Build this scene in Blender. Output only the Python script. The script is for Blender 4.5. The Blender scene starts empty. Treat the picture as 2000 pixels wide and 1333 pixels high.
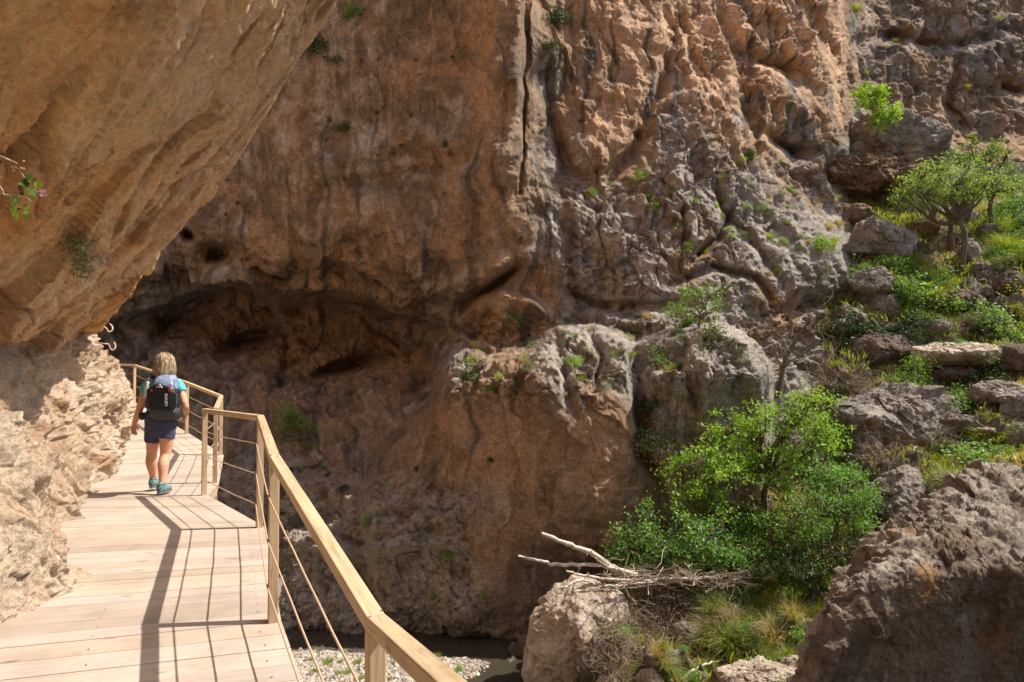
import bpy, math, random
import numpy as np
from mathutils import Vector, Matrix
from mathutils.bvhtree import BVHTree
PI = math.pi
SC = bpy.context.scene
COL = SC.collection
RNG = np.random.default_rng(7)

# ------------------------------------------------------------------ camera
PITCH = math.radians(1.78)
FPX = 1400.0
CAMZ = 1.6
cam_d = bpy.data.cameras.new('camera')
cam_d.sensor_width = 36.0
cam_d.lens = 36.0 * FPX / 2000.0
cam_d.clip_end = 500
cam_d.clip_start = 0.05
cam = bpy.data.objects.new('camera', cam_d)
COL.objects.link(cam)
cam.location = (0, 0, CAMZ)
cam.rotation_euler = (PI / 2 + PITCH, 0, 0)
SC.camera = cam

def ray(px, py):
    """world direction, y component 1, for a picture point of the 2000 x 1333 photograph"""
    a = (np.asarray(px, float) - 1000.0) / FPX
    b = (666.5 - np.asarray(py, float)) / FPX
    c, s = math.cos(PITCH), math.sin(PITCH)
    y = c - b * s
    z = s + b * c
    return a / y, np.ones_like(a / y), z / y

def at(px, py, d):
    x, y, z = ray(px, py)
    d = np.asarray(d, float)
    return np.stack([x * d, y * d, z * d + CAMZ], -1)

# ------------------------------------------------------------------ numpy noise
def _hash(x, y, z, seed):
    h = (x.astype(np.uint32) * np.uint32(374761393) + y.astype(np.uint32) * np.uint32(668265263)
         + z.astype(np.uint32) * np.uint32(2147483647 - 18) + np.uint32((seed * 974634777) & 0xffffffff))
    h = (h ^ (h >> np.uint32(13))) * np.uint32(1274126177)
    h = (h ^ (h >> np.uint32(16))) * np.uint32(2246822519)
    return h ^ (h >> np.uint32(15))

def noise3(P, seed=0):
    """gradient noise, about -1..1"""
    P = np.asarray(P, np.float32)
    Pi = np.floor(P).astype(np.int32)
    f = P - Pi
    u = f * f * f * (f * (f * 6 - 15) + 10)
    res = None
    out = np.zeros(P.shape[0], np.float32)
    for dx in (0, 1):
        wx = u[:, 0] if dx else 1 - u[:, 0]
        for dy in (0, 1):
            wy = u[:, 1] if dy else 1 - u[:, 1]
            for dz in (0, 1):
                wz = u[:, 2] if dz else 1 - u[:, 2]
                h = _hash(Pi[:, 0] + dx, Pi[:, 1] + dy, Pi[:, 2] + dz, seed)
                gx = (h & np.uint32(1023)).astype(np.float32) / 511.5 - 1
                gy = ((h >> np.uint32(10)) & np.uint32(1023)).astype(np.float32) / 511.5 - 1
                gz = ((h >> np.uint32(20)) & np.uint32(1023)).astype(np.float32) / 511.5 - 1
                out += wx * wy * wz * (gx * (f[:, 0] - dx) + gy * (f[:, 1] - dy) + gz * (f[:, 2] - dz))
    return out * 1.6

def fbm(P, octs=4, seed=0, lac=2.03, gain=0.5):
    P = np.asarray(P, np.float32)
    a, s, t = 1.0, 0.0, 0.0
    for i in range(octs):
        s = s + a * noise3(P, seed + i * 17)
        t += a
        a *= gain
        P = P * lac + 3.7
    return s / t

def ridged(P, octs=4, seed=0, lac=2.1, gain=0.5):
    """0..1, sharp valleys at 0"""
    P = np.asarray(P, np.float32)
    a, s, t = 1.0, 0.0, 0.0
    for i in range(octs):
        s = s + a * np.minimum(1, np.abs(noise3(P, seed + i * 13)) * 2.0)
        t += a
        a *= gain
        P = P * lac + 5.1
    return s / t

def worley(P, seed=0):
    """F1, F2 and a random value of the nearest cell"""
    P = np.asarray(P, np.float32)
    Pi = np.floor(P).astype(np.int32)
    f = P - Pi
    n = P.shape[0]
    F1 = np.full(n, 9.0, np.float32); F2 = np.full(n, 9.0, np.float32); V = np.zeros(n, np.float32)
    for dx in (-1, 0, 1):
        for dy in (-1, 0, 1):
            for dz in (-1, 0, 1):
                h = _hash(Pi[:, 0] + dx, Pi[:, 1] + dy, Pi[:, 2] + dz, seed)
                a = (h & np.uint32(1023)).astype(np.float32) / 1023
                b = ((h >> np.uint32(10)) & np.uint32(1023)).astype(np.float32) / 1023
                c = ((h >> np.uint32(20)) & np.uint32(1023)).astype(np.float32) / 1023
                d = (dx + a - f[:, 0]) ** 2 + (dy + b - f[:, 1]) ** 2 + (dz + c - f[:, 2]) ** 2
                near = d < F1
                F2 = np.where(near, F1, np.minimum(F2, d))
                V = np.where(near, (a * 7.13 + b * 3.1) % 1.0, V)
                F1 = np.where(near, d, F1)
    return np.sqrt(F1), np.sqrt(F2), V

def facets(P, seed=0, tilt=1.0):
    """angular broken rock: every cell is a plane with its own height and tilt; also returns a crack mask (0 in the joint)"""
    P = np.asarray(P, np.float32)
    Pi = np.floor(P).astype(np.int32); f = P - Pi; n = P.shape[0]
    F1 = np.full(n, 9.0, np.float32); F2 = np.full(n, 9.0, np.float32); H = np.zeros(n, np.float32)
    for dx in (-1, 0, 1):
        for dy in (-1, 0, 1):
            for dz in (-1, 0, 1):
                h = _hash(Pi[:, 0] + dx, Pi[:, 1] + dy, Pi[:, 2] + dz, seed)
                a = (h & np.uint32(1023)).astype(np.float32) / 1023
                b = ((h >> np.uint32(10)) & np.uint32(1023)).astype(np.float32) / 1023
                c = ((h >> np.uint32(20)) & np.uint32(1023)).astype(np.float32) / 1023
                vx = f[:, 0] - dx - a; vy = f[:, 1] - dy - b; vz = f[:, 2] - dz - c
                d = vx * vx + vy * vy + vz * vz
                near = d < F1
                ra = (a * 13.7 + c * 5.1) % 1.0 - .5; rb = (b * 11.3 + a * 7.7) % 1.0 - .5; rc = (c * 17.9 + b * 3.3) % 1.0 - .5
                F2 = np.where(near, F1, np.minimum(F2, d))
                H = np.where(near, (a * 7.13 + b * 3.1) % 1.0 - .5 + tilt * 2.4 * (vx * ra + vy * rb + vz * rc), H)
                F1 = np.where(near, d, F1)
    e = np.sqrt(F2) - np.sqrt(F1)
    return H, e

def sstep(a, b, x):
    t = np.clip((x - a) / (b - a), 0, 1)
    return t * t * (3 - 2 * t)

def mixc(a, b, m):
    return a * (1 - m[:, None]) + b * m[:, None]

# ------------------------------------------------------------------ thin plate spline on a coarse grid, sampled smoothly
class TPS:
    def __init__(self, pts, vals, smooth=0.0):
        self.p = np.asarray(pts, float) / 500.0
        v = np.asarray(vals, float)
        n = len(v)
        K = self._k(self.p, self.p) + np.eye(n) * smooth
        Q = np.hstack([np.ones((n, 1)), self.p])
        A = np.zeros((n + 3, n + 3))
        A[:n, :n] = K; A[:n, n:] = Q; A[n:, :n] = Q.T
        self.w = np.linalg.solve(A, np.concatenate([v, np.zeros(3)]))
    @staticmethod
    def _k(a, b):
        r2 = ((a[:, None, :] - b[None, :, :]) ** 2).sum(-1)
        return 0.5 * r2 * np.log(r2 + 1e-12)
    def __call__(self, x, y):
        q = np.stack([np.ravel(x), np.ravel(y)], -1) / 500.0
        out = np.empty(len(q))
        n = len(self.p)
        for i in range(0, len(q), 20000):
            c = q[i:i + 20000]
            out[i:i + 20000] = self._k(c, self.p) @ self.w[:n] + self.w[n] + c @ self.w[n + 1:]
        return out.reshape(np.shape(x))

def resample(G, ux, uy, X, Y):
    """bilinear look-up of grid G (rows uy, cols ux) at X, Y"""
    i = np.clip(np.searchsorted(ux, X) - 1, 0, len(ux) - 2)
    j = np.clip(np.searchsorted(uy, Y) - 1, 0, len(uy) - 2)
    tx = np.clip((X - ux[i]) / (ux[i + 1] - ux[i]), 0, 1)
    ty = np.clip((Y - uy[j]) / (uy[j + 1] - uy[j]), 0, 1)
    return (G[j, i] * (1 - tx) + G[j, i + 1] * tx) * (1 - ty) + (G[j + 1, i] * (1 - tx) + G[j + 1, i + 1] * tx) * ty

def catmull(A, n, axis=0):
    """resample control array along an axis to n samples, Catmull-Rom"""
    A = np.moveaxis(np.asarray(A, float), axis, 0)
    k = A.shape[0]
    t = np.linspace(0, k - 1, n) if np.isscalar(n) else np.asarray(n)
    i = np.clip(np.floor(t).astype(int), 0, k - 2)
    f = (t - i).reshape((-1,) + (1,) * (A.ndim - 1))
    p0 = A[np.clip(i - 1, 0, k - 1)]; p1 = A[i]; p2 = A[i + 1]; p3 = A[np.clip(i + 2, 0, k - 1)]
    r = 0.5 * ((2 * p1) + (-p0 + p2) * f + (2 * p0 - 5 * p1 + 4 * p2 - p3) * f ** 2 + (-p0 + 3 * p1 - 3 * p2 + p3) * f ** 3)
    return np.moveaxis(r, 0, axis)

def grid_normals(V):
    du = np.gradient(V, axis=1); dv = np.gradient(V, axis=0)
    n = np.cross(du, dv)
    return n / (np.linalg.norm(n, axis=-1, keepdims=True) + 1e-9)

def poly_sd(X, Y, poly):
    d = np.full(X.shape, 1e9); inside = np.zeros(X.shape, bool)
    n = len(poly)
    for i in range(n):
        ax, ay = poly[i]; bx, by = poly[(i + 1) % n]
        dx, dy = bx - ax, by - ay
        t = np.clip(((X - ax) * dx + (Y - ay) * dy) / (dx * dx + dy * dy), 0, 1)
        d = np.minimum(d, np.hypot(X - ax - t * dx, Y - ay - t * dy))
        c = ((ay > Y) != (by > Y)) & (X < (bx - ax) * (Y - ay) / (by - ay + 1e-12) + ax)
        inside ^= c
    return np.where(inside, d, -d)

# ------------------------------------------------------------------ mesh objects
def mesh_np(name, V, F, mat=None, parent=None, smooth=True, col=None, loc=None, mats=None, matidx=None):
    """V (n,3) world points, F (m,3|4) indices -> one linked object"""
    V = np.asarray(V, np.float32).reshape(-1, 3)
    F = np.asarray(F, np.int32)
    me = bpy.data.meshes.new(name)
    if loc is not None:
        V = V - np.asarray(loc, np.float32)
    me.vertices.add(len(V)); me.vertices.foreach_set('co', V.ravel())
    k = F.shape[1]
    me.loops.add(F.size); me.loops.foreach_set('vertex_index', F.ravel())
    me.polygons.add(len(F))
    me.polygons.foreach_set('loop_start', np.arange(0, F.size, k, dtype=np.int32))
    me.update(calc_edges=True)
    me.polygons.foreach_set('use_smooth', np.full(len(F), smooth))
    if col is not None:
        a = me.color_attributes.new('tint', 'FLOAT_COLOR', 'POINT')
        c = np.ones((len(V), 4), np.float32); c[:, :3] = col
        a.data.foreach_set('color', c.ravel())
    for m in (mats or ([mat] if mat else [])):
        me.materials.append(m)
    if matidx is not None:
        me.polygons.foreach_set('material_index', np.asarray(matidx, np.int32))
    me.update()
    o = bpy.data.objects.new(name, me)
    COL.objects.link(o)
    if loc is not None:
        o.location = loc
    if parent is not None:
        o.parent = parent
        o.matrix_parent_inverse = Matrix.Translation(-Vector(parent.location)) if loc is not None or parent.location.length > 0 else Matrix()
    return o

def gridfaces(nr, nc, flip=False):
    i = np.arange(nr * nc).reshape(nr, nc)
    F = np.stack([i[:-1, :-1], i[:-1, 1:], i[1:, 1:], i[1:, :-1]], -1).reshape(-1, 4)
    return F[:, ::-1] if flip else F

def tag(o, label=None, cat=None, group=None, kind=None):
    if label: o['label'] = label
    if cat: o['category'] = cat
    if group: o['group'] = group
    if kind: o['kind'] = kind
    return o

def empty(name, loc, label=None, cat=None, group=None):
    o = bpy.data.objects.new(name, None)
    COL.objects.link(o)
    o.location = [float(v) for v in loc]
    o.empty_display_size = 0.1
    return tag(o, label, cat, group)

def copy_tree(o, parent=None):
    c = o.copy(); COL.objects.link(c)
    if parent is not None: c.parent = parent
    for ch in o.children: copy_tree(ch, c)
    return c

class MB:
    """collects boxes, tubes and sheets; build() links them as ONE mesh"""
    def __init__(s): s.V = []; s.F = []; s.n = 0
    def add(s, V, F):
        V = np.asarray(V, float).reshape(-1, 3)
        s.V.append(V)
        s.F += [tuple(int(i) + s.n for i in f) for f in F]
        s.n += len(V)
    def box(s, c, ax, ay, az):
        """box from centre and three half axes"""
        c, ax, ay, az = (np.asarray(v, float) for v in (c, ax, ay, az))
        V = [c + i * ax + j * ay + k * az for k in (-1, 1) for j in (-1, 1) for i in (-1, 1)]
        s.add(V, [(0, 2, 3, 1), (4, 5, 7, 6), (0, 1, 5, 4), (2, 6, 7, 3), (0, 4, 6, 2), (1, 3, 7, 5)])
    def tube(s, pts, rad, k=8, cap=True, flat=None):
        P = np.asarray(pts, float); n = len(P)
        R = np.full(n, rad, float) if np.isscalar(rad) else np.asarray(rad, float)
        T = np.gradient(P, axis=0); T /= np.linalg.norm(T, axis=1, keepdims=True) + 1e-9
        up = np.array([0, 0, 1.0]) if abs(T[0][2]) < 0.9 else np.array([0, 1.0, 0])
        a = np.cross(T[0], up); a /= np.linalg.norm(a)
        V = []
        for i in range(n):
            a = a - T[i] * a.dot(T[i]); a /= np.linalg.norm(a) + 1e-9
            b = np.cross(T[i], a)
            for j in range(k):
                w = 2 * PI * j / k
                V.append(P[i] + R[i] * (math.cos(w) * a + math.sin(w) * b * (flat or 1)))
        F = [(i * k + j, i * k + (j + 1) % k, (i + 1) * k + (j + 1) % k, (i + 1) * k + j) for i in range(n - 1) for j in range(k)]
        if cap: F += [tuple(range(k))[::-1], tuple(range((n - 1) * k, n * k))]
        s.add(V, F)
    def build(s, name, mat, parent=None, smooth=False, loc=None, bevel=0, seg=2):
        me = bpy.data.meshes.new(name)
        V = np.concatenate(s.V)
        if loc is not None: V = V - np.asarray(loc)
        me.from_pydata(V.tolist(), [], s.F)
        me.materials.append(mat)
        me.polygons.foreach_set('use_smooth', [smooth] * len(me.polygons))
        me.update()
        o = bpy.data.objects.new(name, me); COL.objects.link(o)
        if loc is not None: o.location = loc
        if parent is not None:
            o.parent = parent
            o.matrix_parent_inverse = Matrix.Translation(-Vector(parent.location))
        if bevel:
            m = o.modifiers.new('bevel', 'BEVEL'); m.width = bevel; m.segments = seg; m.limit_method = 'ANGLE'
        return o

# ------------------------------------------------------------------ materials
def new_mat(name):
    m = bpy.data.materials.new(name); m.use_nodes = True
    nt = m.node_tree; nt.nodes.clear()
    out = nt.nodes.new('ShaderNodeOutputMaterial')
    b = nt.nodes.new('ShaderNodeBsdfPrincipled')
    nt.links.new(b.outputs[0], out.inputs[0])
    return m, nt, b, out

def N(nt, t, **kw):
    n = nt.nodes.new(t)
    for k, v in kw.items():
        if k.startswith('_'): setattr(n, k[1:], v)
        else:
            n.inputs[k.replace('__', ' ')].default_value = v
    return n

def ramp(nt, src, stops):
    r = nt.nodes.new('ShaderNodeValToRGB')
    e = r.color_ramp.elements
    while len(e) < len(stops): e.new(0.5)
    for el, (p, c) in zip(e, stops):
        el.position = p
        el.color = (c, c, c, 1) if np.isscalar(c) else (*c, 1)
    nt.links.new(src, r.inputs[0])
    return r.outputs[0]

def rock_mat(name, fine=1.0, bump=0.5, vary=(0.66, 1.25), pits=0.5, base=None, stretch=(1, 1, 1), speck=0.25):
    """tint attribute x noise, bump at three scales; fine scales the texture frequency"""
    m, nt, b, out = new_mat(name)
    L = nt.links
    tc = N(nt, 'ShaderNodeTexCoord')
    mp = N(nt, 'ShaderNodeMapping'); mp.inputs['Scale'].default_value = stretch
    L.new(tc.outputs['Object'], mp.inputs['Vector'])
    vec = mp.outputs[0]
    n1 = N(nt, 'ShaderNodeTexNoise', Scale=1.6 * fine, Detail=8, Roughness=0.68, Distortion=0.6)
    n2 = N(nt, 'ShaderNodeTexNoise', Scale=9.0 * fine, Detail=9, Roughness=0.72)
    n3 = N(nt, 'ShaderNodeTexNoise', Scale=42.0 * fine, Detail=5, Roughness=0.75)
    vo = N(nt, 'ShaderNodeTexVoronoi', Scale=7.0 * fine); vo.feature = 'DISTANCE_TO_EDGE'
    for n in (n1, n2, n3): L.new(vec, n.inputs['Vector'])
    wv = N(nt, 'ShaderNodeMixRGB'); wv.blend_type = 'ADD'; wv.inputs[0].default_value = 0.35 / fine
    L.new(vec, wv.inputs[1]); L.new(n1.outputs['Color'], wv.inputs[2])
    L.new(wv.outputs[0], vo.inputs['Vector'])
    if base is None:
        at_ = N(nt, 'ShaderNodeAttribute'); at_.attribute_name = 'tint'; colr = at_.outputs['Color']
    else:
        rgb = N(nt, 'ShaderNodeRGB'); rgb.outputs[0].default_value = (*base, 1); colr = rgb.outputs[0]
    lo, hi = vary
    r1 = ramp(nt, n1.outputs[0], [(0.30, lo), (0.52, 1.0), (0.72, hi)])
    r2 = ramp(nt, n2.outputs[0], [(0.30, 1 - speck * 1.4), (0.5, 1.0), (0.70, 1 + speck)])
    r3 = ramp(nt, n3.outputs[0], [(0.28, 1 - speck * 1.2), (0.5, 1.0), (0.75, 1 + speck)])
    x = colr
    for r in (r1, r2, r3):
        mm = N(nt, 'ShaderNodeMixRGB'); mm.blend_type = 'MULTIPLY'; mm.inputs[0].default_value = 1.0
        L.new(x, mm.inputs[1]); L.new(r, mm.inputs[2]); x = mm.outputs[0]
    L.new(x, b.inputs['Base Color'])
    b.inputs['Roughness'].default_value = 0.93
    b.inputs['Specular IOR Level'].default_value = 0.25
    vr = ramp(nt, vo.outputs['Distance'], [(0.0, 0.0), (0.08, 0.8), (0.3, 1.0)])
    prev = None
    for src, st, dist in ((n1.outputs[0], 0.55, 0.30 / fine), (vr, 0.35 * pits, 0.05 / fine), (n2.outputs[0], 0.8, 0.10 / fine), (n3.outputs[0], 0.8, 0.022 / fine)):
        bp = N(nt, 'ShaderNodeBump', Strength=min(1.0, st * bump * 2), Distance=dist)
        L.new(src, bp.inputs['Height'])
        if prev: L.new(prev, bp.inputs['Normal'])
        prev = bp.outputs[0]
    L.new(prev, b.inputs['Normal'])
    return m

def plain_mat(name, col, rough=0.7, spec=0.3, noise=0.15, scale=20, bump=0.0, metal=0.0, stretch=(1, 1, 1)):
    m, nt, b, out = new_mat(name)
    L = nt.links
    tc = N(nt, 'ShaderNodeTexCoord'); mp = N(nt, 'ShaderNodeMapping'); mp.inputs['Scale'].default_value = stretch
    L.new(tc.outputs['Object'], mp.inputs['Vector'])
    n = N(nt, 'ShaderNodeTexNoise', Scale=scale, Detail=6, Roughness=0.65); L.new(mp.outputs[0], n.inputs['Vector'])
    r = ramp(nt, n.outputs[0], [(0.3, tuple(c * (1 - noise) for c in col)), (0.7, tuple(min(1, c * (1 + noise)) for c in col))])
    L.new(r, b.inputs['Base Color'])
    b.inputs['Roughness'].default_value = rough
    b.inputs['Specular IOR Level'].default_value = spec
    b.inputs['Metallic'].default_value = metal
    if bump:
        bp = N(nt, 'ShaderNodeBump', Strength=bump, Distance=0.01); L.new(n.outputs[0], bp.inputs['Height']); L.new(bp.outputs[0], b.inputs['Normal'])
    return m

def leaf_mat(name, col, col2=None, trans=0.45, vary=0.35):
    m, nt, b, out = new_mat(name)
    L = nt.links
    nt.nodes.remove(b)
    col2 = col2 or tuple(c * 0.6 for c in col)
    at_ = N(nt, 'ShaderNodeAttribute'); at_.attribute_name = 'tint'
    sep = N(nt, 'ShaderNodeSeparateColor'); L.new(at_.outputs['Color'], sep.inputs[0])
    r = ramp(nt, sep.outputs[0], [(0.0, col2), (0.5, col), (1.0, tuple(min(1, c * (1 + vary)) for c in col))])
    d = N(nt, 'ShaderNodeBsdfDiffuse'); t = N(nt, 'ShaderNodeBsdfTranslucent'); g = N(nt, 'ShaderNodeBsdfGlossy', Roughness=0.45)
    g.inputs['Color'].default_value = (0.8, 0.85, 0.8, 1)
    tm = N(nt, 'ShaderNodeMixRGB'); tm.blend_type = 'MULTIPLY'; tm.inputs[0].default_value = 1; tm.inputs[2].default_value = (1.25, 1.15, 0.35, 1)
    L.new(r, tm.inputs[1]); L.new(r, d.inputs[0]); L.new(tm.outputs[0], t.inputs[0])
    m1 = N(nt, 'ShaderNodeMixShader'); m1.inputs[0].default_value = trans
    L.new(d.outputs[0], m1.inputs[1]); L.new(t.outputs[0], m1.inputs[2])
    m2 = N(nt, 'ShaderNodeMixShader'); m2.inputs[0].default_value = 0.03
    L.new(m1.outputs[0], m2.inputs[1]); L.new(g.outputs[0], m2.inputs[2])
    L.new(m2.outputs[0], out.inputs[0])
    return m
# ------------------------------------------------------------------ daylight
SUN = Vector((0.76, 0.10, 1.06)).normalized()
w = bpy.data.worlds.new('World'); SC.world = w; w.use_nodes = True
wn = w.node_tree; bg = wn.nodes['Background']
sky = wn.nodes.new('ShaderNodeTexSky'); sky.sky_type = 'NISHITA'; sky.sun_disc = False
sky.sun_elevation = math.asin(SUN.z)
sky.sun_rotation = math.atan2(SUN.x, SUN.y)
sky.air_density = 1.0; sky.dust_density = 2.5; sky.ozone_density = 0.7
wn.links.new(sky.outputs[0], bg.inputs[0]); bg.inputs[1].default_value = 0.115
sd = bpy.data.lights.new('sun', 'SUN'); sd.energy = 4.2; sd.angle = math.radians(0.53); sd.color = (1.0, 0.93, 0.82)
so = bpy.data.objects.new('sun', sd); COL.objects.link(so)
so.rotation_euler = SUN.to_track_quat('Z', 'Y').to_euler()
SC.view_settings.view_transform = 'Standard'; SC.view_settings.look = 'None'
SC.view_settings.exposure = 0.80; SC.view_settings.gamma = 1.0
SC.cycles.max_bounces = 6; SC.cycles.diffuse_bounces = 4; SC.cycles.transparent_max_bounces = 6
SC.cycles.sample_clamp_indirect = 6.0
SC.cycles.use_adaptive_sampling = True; SC.cycles.adaptive_threshold = 0.012
SC.cycles.use_denoising = True
try:
    SC.cycles.denoising_prefilter = 'ACCURATE'; SC.cycles.denoising_input_passes = 'RGB_ALBEDO_NORMAL'
except Exception: pass
# ------------------------------------------------------------------ near rock wall with the big overhang on the left
# columns: y station, foot x, crevice point, two points on the underside, lip, then the face above it
def left_rock():
    # y, foot x, crevice (x,y,z), lip (x,y,z)
    cols = [
        (-9.0, -3.6, (-4.6, -9, 2.0), (1.8, -9.0, 6.2)),
        (-5.0, -3.5, (-4.5, -5, 1.9), (1.8, -5.0, 6.4)),
        (-2.0, -3.4, (-4.4, -2, 1.8), (1.6, -2.0, 6.5)),
        (0.5, -3.2, (-4.1, 0.5, 1.75), (1.1, 0.8, 6.4)),
        (2.4, -3.0, (-3.9, 2.4, 1.7), (0.45, 2.8, 6.15)),
        (3.6, -2.95, (-3.9, 3.6, 1.65), (-0.3, 4.2, 5.75)),
        (4.5, -3.08, (-4.05, 4.6, 1.60), (-0.95, 5.2, 5.2)),
        (5.2, -3.12, (-4.2, 5.4, 1.60), None),
        (5.8, -3.65, (-4.5, 6.0, 1.62), None),
        (6.5, -4.12, (-4.9, 6.8, 1.68), None),
        (7.2, -4.30, (-5.1, 7.5, 1.80), None),
        (8.0, -4.75, (-5.5, 8.4, 1.95), None),
        (8.9, -5.28, (-5.9, 9.2, 2.05), None),
        (10.2, -5.78, (-6.35, 10.2, 2.12), None),
        (11.6, -6.30, (-6.75, 11.2, 2.16), None),
        (12.6, -6.75, (-7.2, 12.3, 2.3), None),
        (14.2, -8.3, (-8.9, 13.8, 2.6), None),
        (17.0, -10.9, (-11.4, 16.6, 3.0), None),
        (21.0, -14.5, (-15, 20.5, 3.6), None),
    ]
    lips = {7: at(654, 0, 6.0), 8: at(578, 113, 6.5), 9: at(525, 194, 6.95), 10: at(462, 302, 7.45), 11: at(394, 378, 8.05),
            12: at(310, 499, 9.1), 13: at(226, 598, 10.4), 14: at(194, 640, 11.2), 15: (-7.1, 12.3, 2.7),
            16: (-8.8, 13.8, 3.2), 17: (-11.3, 16.6, 3.7), 18: (-15, 20.5, 4.3)}
    net = []
    for k, (y, fx, cr, lp) in enumerate(cols):
        lp = np.array(lips[k] if k in lips else lp, float); cr = np.array(cr, float)
        t = min(1, max(0, (y - 9) / 3))
        foot = [(fx + 0.5, y, -7.5), (fx + 0.35, y, -3.0), (fx + 0.15, y, -0.5), (fx, y, 0.0),
                (fx - 0.16 * (1 - t) + .05 * t, y + 0.02, 0.45), (fx - 0.42 * (1 - t) - .02 * t, y + 0.05, 0.95), (fx - 0.62 * (1 - t) - .16 * t, y + .05, 1.38)]
        c1 = cr * 0.95 + np.array(foot[6]) * 0.05
        dv = lp - cr
        sag = min(0.18, 0.045 * np.linalg.norm(dv))
        nrm = np.array([0.7, 0, -0.7])
        p1 = cr + dv * 0.10 + nrm * sag * 0.2
        p2 = cr + dv * 0.34 + nrm * sag * 0.9
        p3 = cr + dv * 0.64 + nrm * sag * 1.0
        p4 = cr + dv * 0.88 + nrm * sag * 0.2
        e1 = lp + np.array([-0.10, 0.12, 0.28]); e2 = lp + np.array([-0.9, 0.9, 1.8]); e3 = lp + np.array([-2.8, 2.0, 6]); e4 = lp + np.array([-5.5, 3.0, 12]); e5 = lp + np.array([-12, 3.0, 16])
        net.append(foot + [c1, p1, p2, p3, p4, lp, e1, e2, e3, e4, e5])
    net = np.array([[np.asarray(p, float) for p in c] for c in net])       # col, row, 3
    # dense sampling: many columns where the camera sees them
    ncol = np.concatenate([np.linspace(0, 3, 60, endpoint=False), np.linspace(3, 14.6, 640, endpoint=False), np.linspace(14.6, 18, 60)])
    nrow = np.concatenate([np.linspace(0, 2.2, 30, endpoint=False), np.linspace(2.2, 7.2, 330, endpoint=False), np.linspace(7.2, 12.6, 420, endpoint=False), np.linspace(12.6, 17, 60)])
    G = catmull(catmull(net, ncol, 0), nrow, 1)
    nr, nc = G.shape[:2]
    n0 = grid_normals(G).reshape(-1, 3)
    P = G.reshape(-1, 3)
    row = np.tile(nrow, nr)
    under = sstep(7.0, 7.8, row) * (1 - sstep(12.6, 13.6, row))
    low = 1 - sstep(6.6, 7.4, row)
    lipf = np.exp(-((row - 12) / 1.1) ** 2)
    # outward direction: away from the rock, towards the deck
    ref = np.array([1.0, -0.3, 0.0])
    if (n0 @ ref).mean() < 0: n0 = -n0
    # lower wall: knobbly blocks
    W = P + 0.25 * np.stack([fbm(P * 1.3, 2, 3), fbm(P * 1.3, 2, 4), fbm(P * 1.3, 2, 5)], -1)
    rough = 0.55 + 0.45 * sstep(5.6, 8.0, P[:, 1])
    H1, e1 = facets(W * np.array([1.1, 1.1, 1.4]), 11, 1.0); H2, e2 = facets(W * 2.9, 12, 1.2); H3, e3 = facets(W * 7.5, 13, 1.2)
    pk = sstep(-.25, .3, fbm(P * .9, 2, 31))
    dl = rough * (.15 * H1 * sstep(0, .08, e1) - .05 * (1 - sstep(0, .08, e1)) + (.03 + .07 * pk) * H2 * sstep(0, .12, e2) - .06 * (1 - sstep(0, .1, e2)) * pk + .045 * H3 * (.4 + .6 * pk))
    dl += 0.18 * fbm(P * 0.7, 3, 21) + 0.06 * fbm(P * 2.2, 4, 22) + 0.035 * (ridged(P * 6.0, 3, 23) - .5) + 0.03 * fbm(P * 14, 4, 24, gain=.62)
    # underside: streaks running up and out along the rock
    S = np.stack([P @ np.array([0.62, -0.45, 0.6]) * 0.35, P @ np.array([-0.2, 0.8, 0.55]) * 1.5, P @ np.array([0.7, 0.3, -0.65]) * 1.2], -1)
    S += 0.5 * fbm(P * 0.5, 2, 41)[:, None]
    U1, ue1 = facets(np.stack([S[:, 0] * 1.1, S[:, 1] * .75, S[:, 2] * .9], -1), 141, .8); U2, ue2 = facets(S * np.array([2.2, 2.2, 2.2]) + 1, 142, 1.1); U3, ue3 = facets(S * 6.0, 143, 1.2)
    fr = sstep(-.25, .25, fbm(P * .7, 2, 144))
    du = 0.24 * fbm(P * np.array([.42, .5, .5]), 2, 42) + 0.12 * fbm(S, 4, 43) + .17 * U1 + (.03 + .07 * fr) * U2 - .05 * (1 - sstep(0, .06, ue2)) * fr + .026 * U3 * fr + 0.08 * (ridged(S * 2.3, 4, 44) - 0.5) + 0.03 * fbm(P * 9, 4, 45) + .012 * fbm(P * 22, 3, 46)
    # a scooped slab scar and hollows, as in the photograph's upper part
    q1, q2, qv = worley(np.stack([S[:, 0] * 1.4, S[:, 1] * .8, S[:, 2] * .8], -1), 47)
    du += 0.16 * (qv - 0.5) * sstep(0, 0.12, q2 - q1) * sstep(0.0, 0.35, fbm(P * 0.6, 2, 48) + 0.05)
    du *= 1 - 0.7 * lipf
    du = np.where(row > 10.6, np.minimum(du, .06), du)
    deep = sstep(-0.6, 0.1, P[:, 2])
    D = (dl * low * (0.4 + 0.6 * deep) + du * under + (1 - low) * (1 - under) * 0.3 * fbm(P * 0.6, 4, 49)) * (1 - 0.7 * sstep(14.5, 17, row))
    V = P + n0 * D[:, None]
    # colours: pale sunlit limestone below, ochre above, stains of its own
    pale = np.array([0.71, 0.555, 0.41]); pale2 = np.array([0.67, 0.48, 0.33]); rust = np.array([0.46, 0.26, 0.14])
    ochre = np.array([0.96, 0.54, 0.23]); sand = np.array([0.97, 0.645, 0.385]); umber = np.array([0.38, 0.18, 0.07]); grey = np.array([0.38, 0.29, 0.22])
    ml = sstep(-0.35, 0.4, fbm(P * 1.1, 4, 51)); mr = sstep(0.05, 0.4, fbm(P * 2.6, 4, 52)) * 0.75
    cl = mixc(mixc(pale[None] + 0 * P, pale2[None], ml), rust[None], mr)
    mg = sstep(6.3, 7.2, row) * sstep(0.0, .4, fbm(P * 1.3, 3, 58) + .2) * (1 - sstep(7.4, 8.4, row))
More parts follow.
